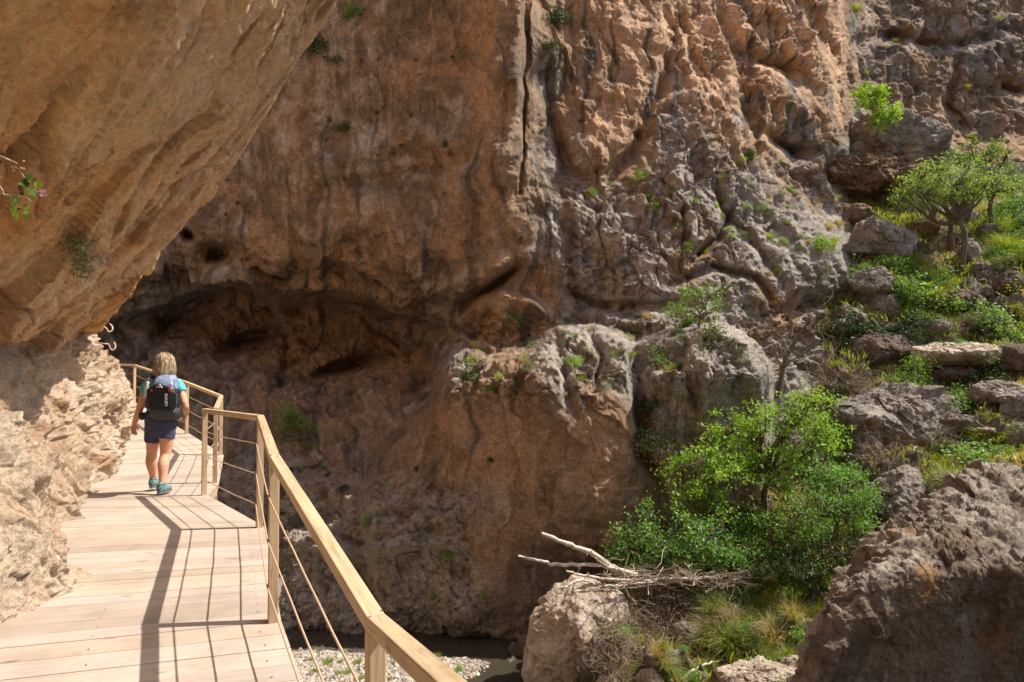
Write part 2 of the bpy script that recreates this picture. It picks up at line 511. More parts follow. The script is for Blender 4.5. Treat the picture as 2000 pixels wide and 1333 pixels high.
    cl = mixc(cl, grey[None], mg * .8)
    mu = sstep(-0.3, 0.35, fbm(P * 0.55, 3, 53) + 0.35 * fbm(S * 1.0, 3, 54))
    cu = mixc(ochre[None] + 0 * P, sand[None], mu)
    # umber mottling in bands
    band = sstep(0.05, 0.32, fbm(S * 1.7, 5, 55)) * sstep(-0.1, 0.3, fbm(P * 0.5, 2, 56) + 0.08)
    cu = mixc(cu, umber[None], band * 0.62)
    cu = mixc(cu, sand[None] * 1.05, lipf * 0.45)
    cu = cu * (1 + .22 * fbm(S * 5, 4, 151) + .10 * noise3(P * 26, 152))[:, None]
    cu = mixc(cu, umber[None] * .8, sstep(.06, .30, fbm(S * 4.2, 5, 153, gain=.62)) * sstep(-.15, .2, fbm(P * .8, 2, 154)) * .8)
    cu = mixc(cu, umber[None] * .7, (1 - sstep(0, .05, ue2)) * fr * .5)
    bl = sstep(6.8, 8.0, row)
    c = mixc(cl, cu, bl)
    F = gridfaces(nr, nc)
    m = rock_mat('near_limestone', fine=2.2, bump=1.0, vary=(0.82, 1.10), speck=0.20)
    o = mesh_np('cliff', V, F, m, col=np.clip(c, 0, 0.96))
    tag(o, 'ochre limestone wall leaning out over the boardwalk as a huge overhang', None, kind='structure')
    return o
left_cliff = left_rock()
# ------------------------------------------------------------------ boardwalk and its railing
RAILH = 1.03
P_ = [np.array(p, float) for p in [
    (1.2, -3.4, 0.02), (0.72, -0.9, 0.0), (0.27, 0.75, -0.04), (-0.452, 2.4, -0.262),  # behind and beside the camera, then the first seen post
    (-1.485, 4.50, 0.0), (-2.33, 6.66, 0.09), (-3.665, 8.58, 0.03)]]
Q_ = [np.array(p, float) for p in [(-4.08, 9.9, -0.04), (-5.02, 12.4, 0.02), (-6.47, 14.3, 0.20), (-8.25, 16.75, 0.36), (-10.1, 19.2, 0.54), (-12.4, 20.0, 0.62), (-14.5, 21.6, 0.7)]]
wood_m, nt, b, _o = new_mat('deck_wood')
def wood(name, col, axis_scale, dark=0.78, knots=True):
    m, nt, b, out = new_mat(name); L = nt.links
    at_ = N(nt, 'ShaderNodeAttribute'); at_.attribute_name = 'tint'
    uvn = N(nt, 'ShaderNodeUVMap')
    tc = N(nt, 'ShaderNodeTexCoord'); mp = N(nt, 'ShaderNodeMapping'); mp.inputs['Scale'].default_value = axis_scale
    L.new(uvn.outputs[0], mp.inputs[0])
    g = N(nt, 'ShaderNodeTexNoise', Scale=1.0, Detail=7, Roughness=0.7, Distortion=0.8); L.new(mp.outputs[0], g.inputs['Vector'])
    s = N(nt, 'ShaderNodeTexNoise', Scale=2.2, Detail=4, Roughness=0.6); L.new(tc.outputs['Object'], s.inputs['Vector'])
    vv = N(nt, 'ShaderNodeTexVoronoi', Scale=1.0); mp2 = N(nt, 'ShaderNodeMapping'); mp2.inputs['Scale'].default_value = (2.3, 7, 7)
    L.new(uvn.outputs[0], mp2.inputs[0]); L.new(mp2.outputs[0], vv.inputs['Vector'])
    r1 = ramp(nt, g.outputs[0], [(0.32, dark), (0.5, 1.0), (0.72, 1.10)])
    r2 = ramp(nt, s.outputs[0], [(0.28, 0.80), (0.5, 1.0), (0.72, 1.09)])
    r3 = ramp(nt, vv.outputs['Distance'], [(0.0, 0.45), (0.09, 0.75), (0.13, 1.0)]) if knots else None
    sc = N(nt, 'ShaderNodeTexNoise', Scale=4.5, Detail=9, Roughness=0.75, Distortion=1.5); L.new(tc.outputs['Object'], sc.inputs['Vector'])
    r4 = ramp(nt, sc.outputs[0], [(0.0, 1.0), (0.57, 1.0), (0.70, 0.74)])
    rgb = N(nt, 'ShaderNodeRGB'); rgb.outputs[0].default_value = (*col, 1)
    x = rgb.outputs[0]
    for r in (at_.outputs['Color'], r1, r2, r3, r4):
        if r is None: continue
        mm = N(nt, 'ShaderNodeMixRGB'); mm.blend_type = 'MULTIPLY'; mm.inputs[0].default_value = 1
        L.new(x, mm.inputs[1]); L.new(r, mm.inputs[2]); x = mm.outputs[0]
    L.new(x, b.inputs['Base Color']); b.inputs['Roughness'].default_value = 0.72; b.inputs['Specular IOR Level'].default_value = 0.3
    bp = N(nt, 'ShaderNodeBump', Strength=0.35, Distance=0.004); L.new(g.outputs[0], bp.inputs['Height']); L.new(bp.outputs[0], b.inputs['Normal'])
    return m
M_DECK = wood('weathered_deck_wood', (0.45, 0.368, 0.305), (1.2, 26, 26), knots=True, dark=0.84)
M_RAIL = wood('golden_rail_wood', (0.50, 0.365, 0.225), (2.0, 45, 45), dark=0.52)
bpy.data.materials.remove(wood_m)
M_CABLE = plain_mat('tan_coated_cable', (0.52, 0.36, 0.24), rough=0.5, noise=0.1, scale=60)
M_STEEL = plain_mat('screw_steel', (0.30, 0.27, 0.24), rough=0.4, metal=0.8, noise=0.1)

def beam_mesh(name, segs, mat, parent, bevel=0.004, loc=None):
    """segs: list of (p0, p1, width, height, side vector, tint, shear0, shear1) -> one mesh of wooden beams with uv along the grain"""
    V = []; F = []; UV = []; T = []
    for (p0, p1, wd, ht, side, tint, s0, s1) in segs:
        p0 = np.asarray(p0, float); p1 = np.asarray(p1, float); side = np.asarray(side, float)
        ax = p1 - p0; Ln = np.linalg.norm(ax); ax = ax / Ln
        sd = side - ax * side.dot(ax); sd /= np.linalg.norm(sd)
        up = np.cross(sd, ax)
        if up[2] < 0: up = -up
        b0 = len(V); u0 = random.random() * 40
        for (p, sh, uu) in ((p0, s0, 0), (p1, s1, Ln)):
            for i, j in ((-1, -1), (1, -1), (1, 1), (-1, 1)):
                V.append(p + sd * i * wd / 2 + up * j * ht / 2 + ax * sh * i * wd / 2)
        quads = [(0, 1, 2, 3), (7, 6, 5, 4), (0, 4, 5, 1), (1, 5, 6, 2), (2, 6, 7, 3), (3, 7, 4, 0)]
        loc2 = [(0, -wd / 2, -ht / 2), (0, wd / 2, -ht / 2), (0, wd / 2, ht / 2), (0, -wd / 2, ht / 2)]
        loc2 = loc2 + [(Ln, a[1], a[2]) for a in loc2]
        for q in quads:
            F.append(tuple(b0 + i for i in q))
            for i in q: UV.append((u0 + loc2[i][0], u0 * 0.37 + loc2[i][1] + loc2[i][2] * 1.7))
        T += [tint] * 8
    V = np.array(V)
    if loc is not None: V = V - np.asarray(loc)
    me = bpy.data.meshes.new(name); me.from_pydata(V.tolist(), [], F)
    uv = me.uv_layers.new(name='UVMap'); uv.data.foreach_set('uv', np.array(UV, np.float32).ravel())
    a = me.color_attributes.new('tint', 'FLOAT_COLOR', 'POINT')
    c = np.ones((len(V), 4), np.float32); c[:, :3] = np.array(T, float).reshape(len(V), -1); a.data.foreach_set('color', c.ravel())
    me.materials.append(mat)
    bmn = bmesh.new(); bmn.from_mesh(me); bmesh.ops.recalc_face_normals(bmn, faces=bmn.faces); bmn.to_mesh(me); bmn.free()
    me.update()
    o = bpy.data.objects.new(name, me); COL.objects.link(o)
    if parent is not None:
        o.parent = parent; o.matrix_parent_inverse = Matrix.Translation(-Vector(parent.location))
    if bevel:
        m = o.modifiers.new('bevel', 'BEVEL'); m.width = bevel; m.segments = 2; m.limit_method = 'ANGLE'
    return o

import bmesh
random.seed(3)
edge = P_ + Q_
# direction of the boards at each post (pointing left, into the rock)
cross = [(-1, -.05), (-1, -.12), (-.98, -.22), (-.94, -.34), (-.955, -.29), (-.985, -.16), (-1, -.015),
         (-.98, -.2), (-.85, -.52), (-.79, -.61), (-.80, -.6), (-.72, -.7), (-.5, -.87), (-.5, -.87)]
cross = [np.array([a, c_, 0]) / math.hypot(a, c_) for a, c_ in cross]
LW = [3.6, 3.6, 3.4, 3.2, 2.5, 2.5, 2.3, 2.4, 2.6, 2.8, 3.0, 3.0, 3.0, 3.0]
walk = empty('boardwalk', (-2.5, 6, 0), 'plank boardwalk of pale sun-bleached boards winding along the foot of the rock wall', 'boardwalk')
segs = []
PV = []; PF = []; PUV = []; PT = []
for i in range(len(edge) - 1):
    a, b_ = edge[i], edge[i + 1]
    L = np.linalg.norm(b_ - a); n = max(3, int(round(L / (0.188 if i < 4 else 0.148))))
    def line(t):
        c0 = cross[i] * (1 - t) + cross[i + 1] * t; c0 = c0 / np.linalg.norm(c0)
        p = a + (b_ - a) * t; lw = LW[i] * (1 - t) + LW[i + 1] * t
        return p - c0 * 0.05, p + c0 * lw, c0
    for k in range(n):
        r0, l0, c0 = line(k / n); r1, l1, c1 = line((k + 1) / n)
        g = random.choice([.0014, .0018, .0022, .0032])
        def inset(p, q): d = (q - p); d = d / np.linalg.norm(d) * g; return p + d, q - d
        r0, r1 = inset(r0, r1); l0, l1 = inset(l0, l1)
        dz = random.uniform(-.0010, .0010)
        tt = random.choice([0.82, 0.90, 0.96, 1.0, 1.02, 1.05]) * random.uniform(0.96, 1.03)
        tint = np.array([tt, tt * random.uniform(.97, 1.01), tt * random.uniform(0.92, 1.03)])
        b0 = len(PV); u0 = random.random() * 40; LL = np.linalg.norm(l0 - r0); ww = np.linalg.norm(r1 - r0)
        ee = .0012 / ww
        for top, sh in ((0, 0), (-.0012, 0), (-.035, 0)):
            for (p, q) in ((r0, r1), (l0, l1)):
                e_ = ee if top == 0 else 0
                for m_ in (e_, 1 - e_):
                    v = p + (q - p) * m_; PV.append((v[0], v[1], v[2] + dz + top))
        # per ring: r0 r1 l0 l1
        quads = [(0, 1, 3, 2)]
        for rr in (0, 4):
            for (x_, y_) in ((0, 1), (1, 3), (3, 2), (2, 0)):
                quads.append((rr + x_, rr + y_, rr + 4 + y_, rr + 4 + x_))
        for q4 in quads:
            PF.append(tuple(b0 + j for j in q4))
            for j in q4:
                jj = j % 4; PUV.append((u0 + (LL if jj >= 2 else 0), u0 * .37 + (ww if jj % 2 else 0) + (.02 if j >= 8 else 0)))
        PT += [tint] * 12
        mid0 = (r0 + r1) / 2; mid1 = (l0 + l1) / 2
        segs.append((mid0 + np.array([0, 0, dz - .0175]), mid1 + np.array([0, 0, dz - .0175])))
me = bpy.data.meshes.new('deck'); me.from_pydata([tuple(v) for v in PV], [], PF)
uv = me.uv_layers.new(name='UVMap'); uv.data.foreach_set('uv', np.array(PUV, np.float32).ravel())
a_ = me.color_attributes.new('tint', 'FLOAT_COLOR', 'POINT'); c_ = np.ones((len(PV), 4), np.float32); c_[:, :3] = np.array(PT); a_.data.foreach_set('color', c_.ravel())
me.materials.append(M_DECK)
bm_ = bmesh.new(); bm_.from_mesh(me); bmesh.ops.recalc_face_normals(bm_, faces=bm_.faces); bm_.to_mesh(me); bm_.free()
dk = bpy.data.objects.new('deck', me); COL.objects.link(dk); dk.parent = walk; dk.matrix_parent_inverse = Matrix.Translation(-Vector(walk.location))
# screw heads: two rows on the boards
mb = MB()
for s in segs:
    p0, p1 = np.asarray(s[0]), np.asarray(s[1]); ax = (p1 - p0) / np.linalg.norm(p1 - p0)
    sd = np.cross(ax, (0, 0, 1)); sd /= np.linalg.norm(sd)
    for t in (0.13, 1.05, 1.95):
        for u in (-0.035, 0.035):
            c = p0 + ax * (t + random.uniform(-.01, .01)) + sd * u + np.array([0, 0, 0.0180])
            V = [c + 0.0060 * (math.cos(w) * ax + math.sin(w) * sd) for w in np.linspace(0, 2 * PI, 7)[:-1]]
            mb.add(V, [tuple(range(6))])
mb.build('screw', M_STEEL, walk)
# fascia board and joists under the edge
def zof(p, dz): return np.array([p[0], p[1], p[2] + dz])
fs = []
for i in range(len(edge) - 1):
    a, b_ = edge[i], edge[i + 1]; dr = (b_ - a) / np.linalg.norm(b_ - a)
    out = np.cross(dr, (0, 0, 1)); out /= np.linalg.norm(out)
    if out[0] < 0: out = -out
    fs.append((zof(a, -.105) + out * 0.005, zof(b_, -.105) + out * 0.005, 0.045, 0.135, out, .95, 0, 0))
    cr = cross[i]
    fs.append((zof(a, -.16) + cr * 1.1, zof(b_, -.16) + cross[i + 1] * 1.1, 0.09, 0.22, out, .9, 0, 0))
beam_mesh('fascia_beam', fs, M_RAIL, walk)
# supports going down to the rock
for i in range(1, len(edge)):
    p = edge[i]; q = p + cross[i] * 0.35
    beam_mesh('strut', [(zof(q, -.16), np.array([q[0] + cross[i][0] * 1.7, q[1], p[2] - 2.6]), 0.10, 0.10, (0, 1, 0), .85, 0, 0)], M_RAIL, walk)

def make_rail(name, pts, loc, label, skip_first=False):
    r = empty(name, loc, label, 'railing', 'wooden cable railings along the boardwalk')
    for i, p in enumerate(pts):
        j = [k for k, e in enumerate(edge) if e is p][0]
        dr = edge[min(j + 1, len(edge) - 1)] - edge[max(j - 1, 0)]
        dr = dr / np.linalg.norm(dr); dr[2] = 0
        out = np.cross(dr, (0, 0, 1))
        beam_mesh('post', [(zof(p, -0.24), zof(p, RAILH - 0.052), 0.058, 0.058, out, random.uniform(.93, 1.05), 0, 0)], M_RAIL, r, bevel=0.004)
    for i in range(len(pts) - 1):
        a, b_ = pts[i], pts[i + 1]
        dr = (b_ - a) / np.linalg.norm(b_ - a); side = np.cross(dr, (0, 0, 1))
        def miter(j, end):
            if 0 < j < len(pts) - 1:
                d1 = pts[j] - pts[j - 1]; d2 = pts[j + 1] - pts[j]
                an = math.atan2(d2[1], d2[0]) - math.atan2(d1[1], d1[0])
                return math.tan(an / 2) * (1 if end else -1)
            return 0
        e0 = -0.05 if i == 0 else 0; e1 = 0.05 if i == len(pts) - 2 else 0
        hw, hh = 0.064, 0.052
        sgn = 1.0
        beam_mesh('handrail', [(zof(a, RAILH - hh / 2) + dr * e0, zof(b_, RAILH - hh / 2) + dr * e1, hw, hh, side, random.uniform(.96, 1.06), -miter(i, True) * sgn, miter(i + 1, True) * sgn)], M_RAIL, r, bevel=0.005)
        inn = -side / np.linalg.norm(side)
        for kk, h in enumerate((0.77, 0.495, 0.215)):
            P0 = zof(a, h); P1 = zof(b_, h)
            n = 26; pp = []
            ph = random.uniform(0, 6)
            for t in np.linspace(0, 1, n):
                wig = (0.0025 * math.sin(ph + t * 9) + 0.002 * math.sin(ph * 2 + t * 23)) * math.sin(PI * min(1, t * 1.0))
                pp.append(P0 + (P1 - P0) * t + inn * (0.034 * (1 - abs(2 * t - 1) ** 6 * 0) ) + np.array([0, 0, -0.012 * math.sin(PI * t) + wig]))
            mb = MB(); mb.tube(pp, 0.0052, 7); mb.build('cable', M_CABLE, r, smooth=True)
    return r
rail_a = make_rail('railing', P_, P_[4], 'near golden wooden railing that runs out of the bottom of the frame')
rail_b = make_rail('railing', Q_, Q_[0], 'farther wooden railing curving left past the hiker, behind the near railing')
# tied cable ends and a steel anchor rod on the far railing's first posts
mb = MB()
b0 = Q_[0]; b1 = Q_[1]
for h in (0.77, 0.495, 0.215):
    mb.tube([zof(P_[-1], h) + np.array([0, .03, 0]), zof(b0, h + .05) + np.array([0.0, -0.035, 0])], 0.0045, 6)
    c = zof(b0, h + .02) + np.array([0.06, 0.0, 0])
    mb.tube([c + np.array([.0, 0, .09]), c + np.array([.025, .01, .04]), c + np.array([.0, 0, .0]), c + np.array([.02, .02, -.06])], 0.006, 6)
mb.build('cable_tie', M_CABLE, rail_b, smooth=True)
# knots seen as dark dots on the near handrail

# bolt heads on the handrails above the posts
for r_, pts in ((rail_a, P_), (rail_b, Q_)):
    for p in pts:
        mb = MB()
        for dx in (-.013, .014):
            c = zof(p, RAILH + .0012) + np.array([dx, dx * 2.2, 0])
            mb.tube([c - np.array([0, 0, .004]), c + np.array([0, 0, .002])], .006, 8)
            mb.build('bolt', M_STEEL, r_); mb = MB()
# ------------------------------------------------------------------ the gorge wall across the river
def line_dist(X, Y, pts):
    """distance to a polyline and position along it 0..1"""
    best = np.full(X.shape, 1e9); pos = np.zeros(X.shape)
    n = len(pts) - 1
    for i in range(n):
        ax, ay = pts[i]; bx, by = pts[i + 1]
        dx, dy = bx - ax, by - ay
        t = np.clip(((X - ax) * dx + (Y - ay) * dy) / (dx * dx + dy * dy + 1e-9), 0, 1)
        d = np.hypot(X - ax - t * dx, Y - ay - t * dy)
        m = d < best
        best = np.where(m, d, best); pos = np.where(m, (i + t) / n, pos)
    return best, pos

CLIFF_D = """
-950: -700 33, 100 33, 700 31, 1000 31, 1400 35, 1640 40, 1900 50, 2300 54, 2900 56
-450: -700 30, 100 29, 400 27, 700 26, 1000 25.5, 1060 27, 1300 30, 1500 33, 1640 36, 1700 42, 1850 45, 2300 48, 2900 50
-150: -700 29, 100 27, 400 25.5, 700 24, 900 23.2, 1000 22.9, 1045 24.8, 1150 26, 1300 27.6, 1450 30, 1630 33.4, 1680 37, 1850 39.5, 2100 43, 2400 44, 2900 46
0: 300 26, 700 24.2, 900 23.3, 1000 22.8, 1038 24.6, 1150 25.6, 1300 26.9, 1450 29.2, 1630 32.2, 1680 35.6, 1850 38, 2100 41.5, 2400 43
150: -700 29, 450 26, 600 25.2, 750 24.4, 900 23.9, 960 23.1, 1005 22.6, 1036 24.3, 1150 25, 1300 26, 1450 27.8, 1600 30.5, 1645 32, 1690 34.6, 1850 37, 2100 40, 2400 41
300: 400 27, 500 26.4, 700 25, 900 24.0, 1000 22.9, 1032 24, 1150 24.7, 1270 25.4, 1340 24.7, 1450 26.2, 1530 28.2, 1620 29.6, 1700 33, 1850 37, 2100 38.5, 2400 40
380: 1150 24.7, 1250 25, 1400 24.6, 1500 26, 1600 28.8, 1700 32, 1800 35, 2000 37.5
450: -700 30, 250 28, 370 27.2, 500 26.6, 700 25.3, 900 24, 1000 23.5, 1100 24, 1200 24, 1350 24, 1500 25, 1600 26.6, 1700 31, 1850 36, 2100 37.5
540: 200 28.8, 320 28.6, 450 28.0, 600 27.2, 800 25.2, 950 24.1, 1010 24.2, 1100 23.7, 1250 23.3, 1400 23.3, 1550 24.2, 1650 26, 1800 32, 2000 34
610: 150 29, 250 30.0, 350 31.5, 500 31.6, 650 30.6, 800 28.6, 880 27.2, 940 24.8, 1050 24.4, 1150 24.2, 1300 22.9, 1450 23.1, 1550 24, 1680 27.5, 1900 31
665: 200 29.8, 350 30.2, 470 31.6, 550 31.2, 660 30.6, 780 29.8, 840 28.6, 885 26.0, 950 24.9, 1030 24.5, 1085 22.9, 1180 22.2, 1250 22.5, 1400 21.9, 1500 22.9, 1600 24.4, 1750 27
722: 250 29.2, 340 28.2, 500 28.6, 620 29.6, 700 29.6, 780 28.4, 830 27.2, 862 24.2, 900 22.9, 960 22.0, 1050 21.3, 1150 21.0, 1230 21.3, 1300 21.0, 1420 20.8, 1510 22.0, 1620 24
780: 300 27.6, 430 27.0, 600 27.0, 740 26.3, 815 25.4, 858 22.9, 920 21.6, 1000 21.0, 1100 20.6, 1250 20.6, 1400 20.5, 1500 21.6, 1700 23
860: 350 26.8, 450 26.3, 600 25.6, 700 24.9, 790 23.9, 840 22.3, 900 21.3, 1000 20.8, 1150 20.4, 1300 20.6, 1450 21.0, 1600 22
950: 350 25.6, 450 25.0, 600 24.2, 700 23.3, 850 21.8, 1000 20.9, 1150 20.5, 1300 20.5, 1450 21, 1600 22
1040: 350 24, 450 23.2, 570 22.4, 680 21.7, 750 21.2, 830 21.2, 900 20.9, 1050 20.5, 1200 20.4, 1350 21, 1600 22
1090: 520 21.9, 620 21.1, 700 20.8, 780 20.6, 900 20.6, 1050 20.3
1150: 300 21.6, 500 21.2, 620 20.8, 750 20.3, 900 20.2, 1050 20.15, 1200 20.5, 1500 22
1215: 500 20.6, 650 20.4, 800 20.2, 900 20.1, 1000 20.1
1244: -200 21, 300 20.7, 560 20.4, 750 20.4, 900 20.45, 1000 20.3, 1200 20.8
1275: 560 20.9, 750 21.1, 900 21.2, 1000 21.1, 1200 21.4
1330: -200 22.5, 300 22.2, 560 22, 900 22.2, 1200 22.4, 1600 24
1420: -700 25, 300 24, 900 24, 1200 24, 1600 25, 2300 28
"""
def parse_ctrl(txt):
    pts = []; vals = []
    for ln in txt.strip().splitlines():
        y, rest = ln.split(':')
        for it in rest.split(','):
            x, d = it.split(); pts.append((float(x), float(y))); vals.append(float(d))
    return pts, vals

def depth_patch(ctrl, ux, uy, smooth=1e-4):
    pts, vals = parse_ctrl(ctrl)
    t = TPS(pts, vals, smooth)
    cx = np.linspace(ux[0], ux[-1], 260); cy = np.linspace(uy[0], uy[-1], 190)
    CX, CY = np.meshgrid(cx, cy)
    G = t(CX, CY)
    X, Y = np.meshgrid(ux, uy)
    return resample(G, cx, cy, X, Y), X, Y

def build_cliff():
    ux = np.concatenate([np.linspace(-700, 100, 40, endpoint=False), np.linspace(100, 2080, 960, endpoint=False), np.linspace(2080, 2900, 60)])
    uy = np.concatenate([np.linspace(-950, -60, 60, endpoint=False), np.linspace(-60, 1290, 690, endpoint=False), np.linspace(1290, 1420, 14)])
    D, X, Y = depth_patch(CLIFF_D, ux, uy)
    x = X.ravel(); y = Y.ravel()
    # --- carved features, metres of depth (positive = into the wall)
    add = np.zeros_like(x)
    def carve(pts, width, depth, prof='gauss', taper=True, w2=None):
        d, s = line_dist(x, y, pts)
        wd = width if w2 is None else width + (w2 - width) * s
        a = np.exp(-(d / wd) ** 2) if prof == 'gauss' else np.clip(1 - d / wd, 0, 1)
        if taper: a = a * np.clip(np.sin(PI * np.clip(s, 0.02, .98)) ** 0.35, 0, 1)
        return depth * a
    wob = 7 * fbm(np.stack([x / 45, y / 45, x * 0], -1), 3, 61)
    wob2 = 7 * fbm(np.stack([x / 45, y / 45, x * 0 + 9], -1), 3, 62)
    x0, y0 = x, y
    x = x + wob; y = y + wob2
    add += carve([(1026, -40), (1021, 30), (1027, 100), (1023, 180), (1027, 240), (1019, 300), (1014, 380)], 3.4, .5)
    add += carve([(1012, -40), (1010, 120), (1006, 260)], 14, -0.45)
    add += carve([(430, 688), (470, 665), (515, 655), (538, 648)], 13, 2.6)
    add += carve([(600, 742), (650, 728), (700, 712), (735, 690)], 12, 2.2)
    add += carve([(800, 770), (835, 745), (850, 700), (850, 680)], 14, 1.6)
    add += carve([(405, 492), (425, 498), (452, 492)], 14, 2.0)
    add += carve([(360, 455), (378, 462)], 10, 1.2)
    add += carve([(560, 605), (600, 600)], 14, 1.1)
    add += carve([(1015, 520), (985, 540), (960, 556), (930, 575), (905, 600)], 8, 1.6)
    add += carve([(290, 680), (330, 620), (400, 580), (470, 565), (520, 590), (545, 640)], 11, 0.9)
    add += carve([(300, 640), (380, 560), (470, 545), (560, 575), (640, 560), (740, 590), (820, 640)], 16, -0.55)
    add += carve([(700, 610), (760, 650), (800, 690)], 12, 0.9)
    add += carve([(560, 640), (560, 700), (545, 760)], 9, 0.7)
    add += carve([(760, 600), (880, 560), (960, 530), (1010, 500)], 24, -0.8)
    add += carve([(640, 690), (700, 660), (770, 640)], 20, -0.6)
    add += carve([(560, 350), (700, 300), (820, 250), (900, 290)], 22, -0.35)
    add += carve([(560, 395), (700, 355), (820, 330), (900, 330)], 12, 0.35)
    add += carve([(1160, 760), (1175, 700), (1150, 640)], 8, 0.55)
    add += carve([(1085, 640), (1100, 720), (1115, 800)], 10, 0.45)
    add += carve([(1240, 660), (1245, 760), (1260, 900), (1300, 960)], 16, 1.0)
    add += carve([(1060, 130), (1075, 220), (1110, 340), (1160, 350)], 13, 0.55)
    add += carve([(1300, 0), (1310, 90), (1290, 180), (1240, 260)], 14, 0.7)
    add += carve([(1270, 250), (1230, 300), (1170, 370)], 14, 0.9)
    add += carve([(1330, -20), (1345, 100), (1390, 170)], 12, 0.6)
    add += carve([(1410, 30), (1440, 120), (1460, 200), (1480, 300)], 13, 0.8)
    add += carve([(1450, 110), (1530, 130), (1600, 190)], 12, 0.7)
    add += carve([(1470, 150), (1530, 175), (1590, 230)], 20, -0.7)
    add += carve([(1560, 0), (1600, 60), (1640, 130), (1648, 260)], 15, 0.9)
    add += carve([(1500, 260), (1560, 300), (1600, 295)], 13, 1.1)
    add += carve([(1340, 520), (1400, 470), (1440, 400)], 9, 0.9)
    add += carve([(1310, 560), (1390, 520), (1480, 545), (1520, 600)], 10, 0.7)
    add += carve([(1400, 350), (1420, 420), (1480, 480), (1530, 560)], 10, 0.5)
    add += carve([(1100, 560), (1170, 600), (1290, 600), (1340, 590)], 11, 0.6)
    add += carve([(1095, 610), (1180, 622), (1260, 640), (1340, 622), (1430, 620)], 12, -0.5)
    add += carve([(1540, 620), (1580, 590), (1640, 590)], 16, 1.3)
    add += carve([(1640, 360), (1700, 390), (1760, 380)], 16, 1.2)
    add += carve([(1640, 300), (1720, 290), (1800, 320)], 26, -0.9)
    add += carve([(1800, 10), (1760, 100), (1700, 190)], 22, -0.9)
    add += carve([(1660, 90), (1720, 70), (1850, 90), (1990, 60)], 13, 0.9)
    add += carve([(1880, 100), (1850, 200), (1880, 260)], 14, 1.1)
    add += carve([(1890, 190), (1960, 170), (2050, 190)], 14, 1.1)
    add += carve([(660, 1050), (700, 1070), (760, 1045)], 14, 0.6)
    add += carve([(640, 1140), (690, 1110), (720, 1180)], 30, 0.7)
    add += carve([(560, 1050), (700, 1080), (800, 1060), (900, 1065)], 16, -0.5)
    add += carve([(800, 985), (860, 1010), (930, 990)], 20, -0.35)
    add += carve([(560, 930), (650, 960), (700, 1000)], 22, -0.5)
    # the cave: a sharp curved roof line and a floor that climbs back out
    yr = np.interp(x, [150, 240, 300, 400, 480, 545, 600, 700, 800, 870, 930], [640, 612, 600, 566, 560, 592, 572, 586, 618, 640, 640])
    yf = np.interp(x, [150, 240, 330, 450, 560, 700, 800, 850, 930], [660, 712, 700, 700, 745, 745, 735, 715, 690])
    ca = np.interp(x, [170, 260, 400, 545, 600, 700, 820, 862, 885], [0, 1.6, 2.6, 1.3, 2.2, 2.9, 2.6, 1.6, 0])
    add += .62 * ca * sstep(-4, 16, y - yr) * (1 - .85 * sstep(-95, 15, y - yf))
    add += -0.55 * np.exp(-((y - yr + 20) / 16) ** 2) * sstep(200, 300, x) * (1 - sstep(860, 900, x))
    # the rounded buttress stands forward of it
    BUT = [(845, 765), (850, 712), (872, 676), (905, 664), (960, 690), (1020, 668), (1090, 628), (1180, 634), (1240, 656), (1300, 640), (1400, 626), (1470, 665), (1505, 720), (1510, 800), (1510, 1300), (740, 1300), (725, 1120), (700, 1000), (715, 910), (775, 835)]
    sdb = poly_sd(x, y, BUT)
    add += -1.25 * sstep(-6, 20, sdb) * (1 - .75 * sstep(1000, 1160, y)) * (1 - .6 * sstep(1180, 1330, x) * sstep(720, 800, y))
    add += 2.6 * sstep(0, 14, x - np.interp(y, [-100, 130, 200, 300], [1636, 1642, 1652, 1658])) * (1 - sstep(250, 330, y)) - .35 * np.exp(-((sdb - 26) / 18) ** 2) * (1 - sstep(900, 1000, y))
    # orange block wedged behind the buttress
    OB = [(893, 668), (900, 620), (935, 580), (985, 556), (1040, 570), (1080, 600), (1088, 632), (1030, 672), (960, 695)]
    add += -.8 * sstep(-4, 22, poly_sd(x, y, OB))
    # small pits
    pr = np.random.default_rng(5)
    for cx, cy, r, dp in [(1135, 238, 5, .4), (880, 300, 6, .5), (963, 362, 5, .4), (1248, 262, 9, .8), (1165, 335, 9, .7), (770, 800, 7, .5), (866, 380, 6, .5), (700, 690, 10, .7)]:
        add += .5 * dp * np.exp(-(((x - cx) / r) ** 2 + ((y - cy) / r) ** 2))
    x, y = x0, y0
    P = at(x, y, D.ravel() + add)
    sh = D.shape
    P = P.astype(np.float32)
    # regions
    blk = np.clip(sstep(1060, 1150, x) * sstep(330, 420, y - 0.12 * (x - 1300)) * (1 - sstep(640, 720, y)) + sstep(1640, 1690, x) * 0.8 + sstep(1250, 1350, x) * .35, 0, 1)  # blocky ledges
    debris = sstep(880, 990, y + 0.45 * (x - 700) * -0.3) * (1 - sstep(850, 1000, x))   # loose ground, lower left
    cave = sstep(470, 540, y) * (1 - sstep(740, 860, y)) * (1 - sstep(820, 900, x))
    orange_zone = sstep(1040, 1090, x) * (1 - sstep(300, 420, y + 0.25 * (1300 - x)))
    smoothlow = sstep(780, 830, x) * sstep(760, 840, y)
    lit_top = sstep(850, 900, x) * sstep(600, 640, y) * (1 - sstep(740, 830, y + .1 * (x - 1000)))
    Wp = P + 0.8 * np.stack([fbm(P * .35, 3, 63), fbm(P * .35, 3, 64), fbm(P * .35, 3, 65)], -1)
    # fluted vertical forms
    fl = np.stack([Wp[:, 0] * 0.55 + Wp[:, 1] * .15, Wp[:, 1] * .25, Wp[:, 2] * 0.13 + Wp[:, 0] * .05], -1)
    flute = fbm(fl, 4, 66)
    flute2 = ridged(fl * 1.7, 3, 67) - 0.5
    f1, f2, v = worley(Wp * np.array([0.75, 0.75, 1.0]), 68)
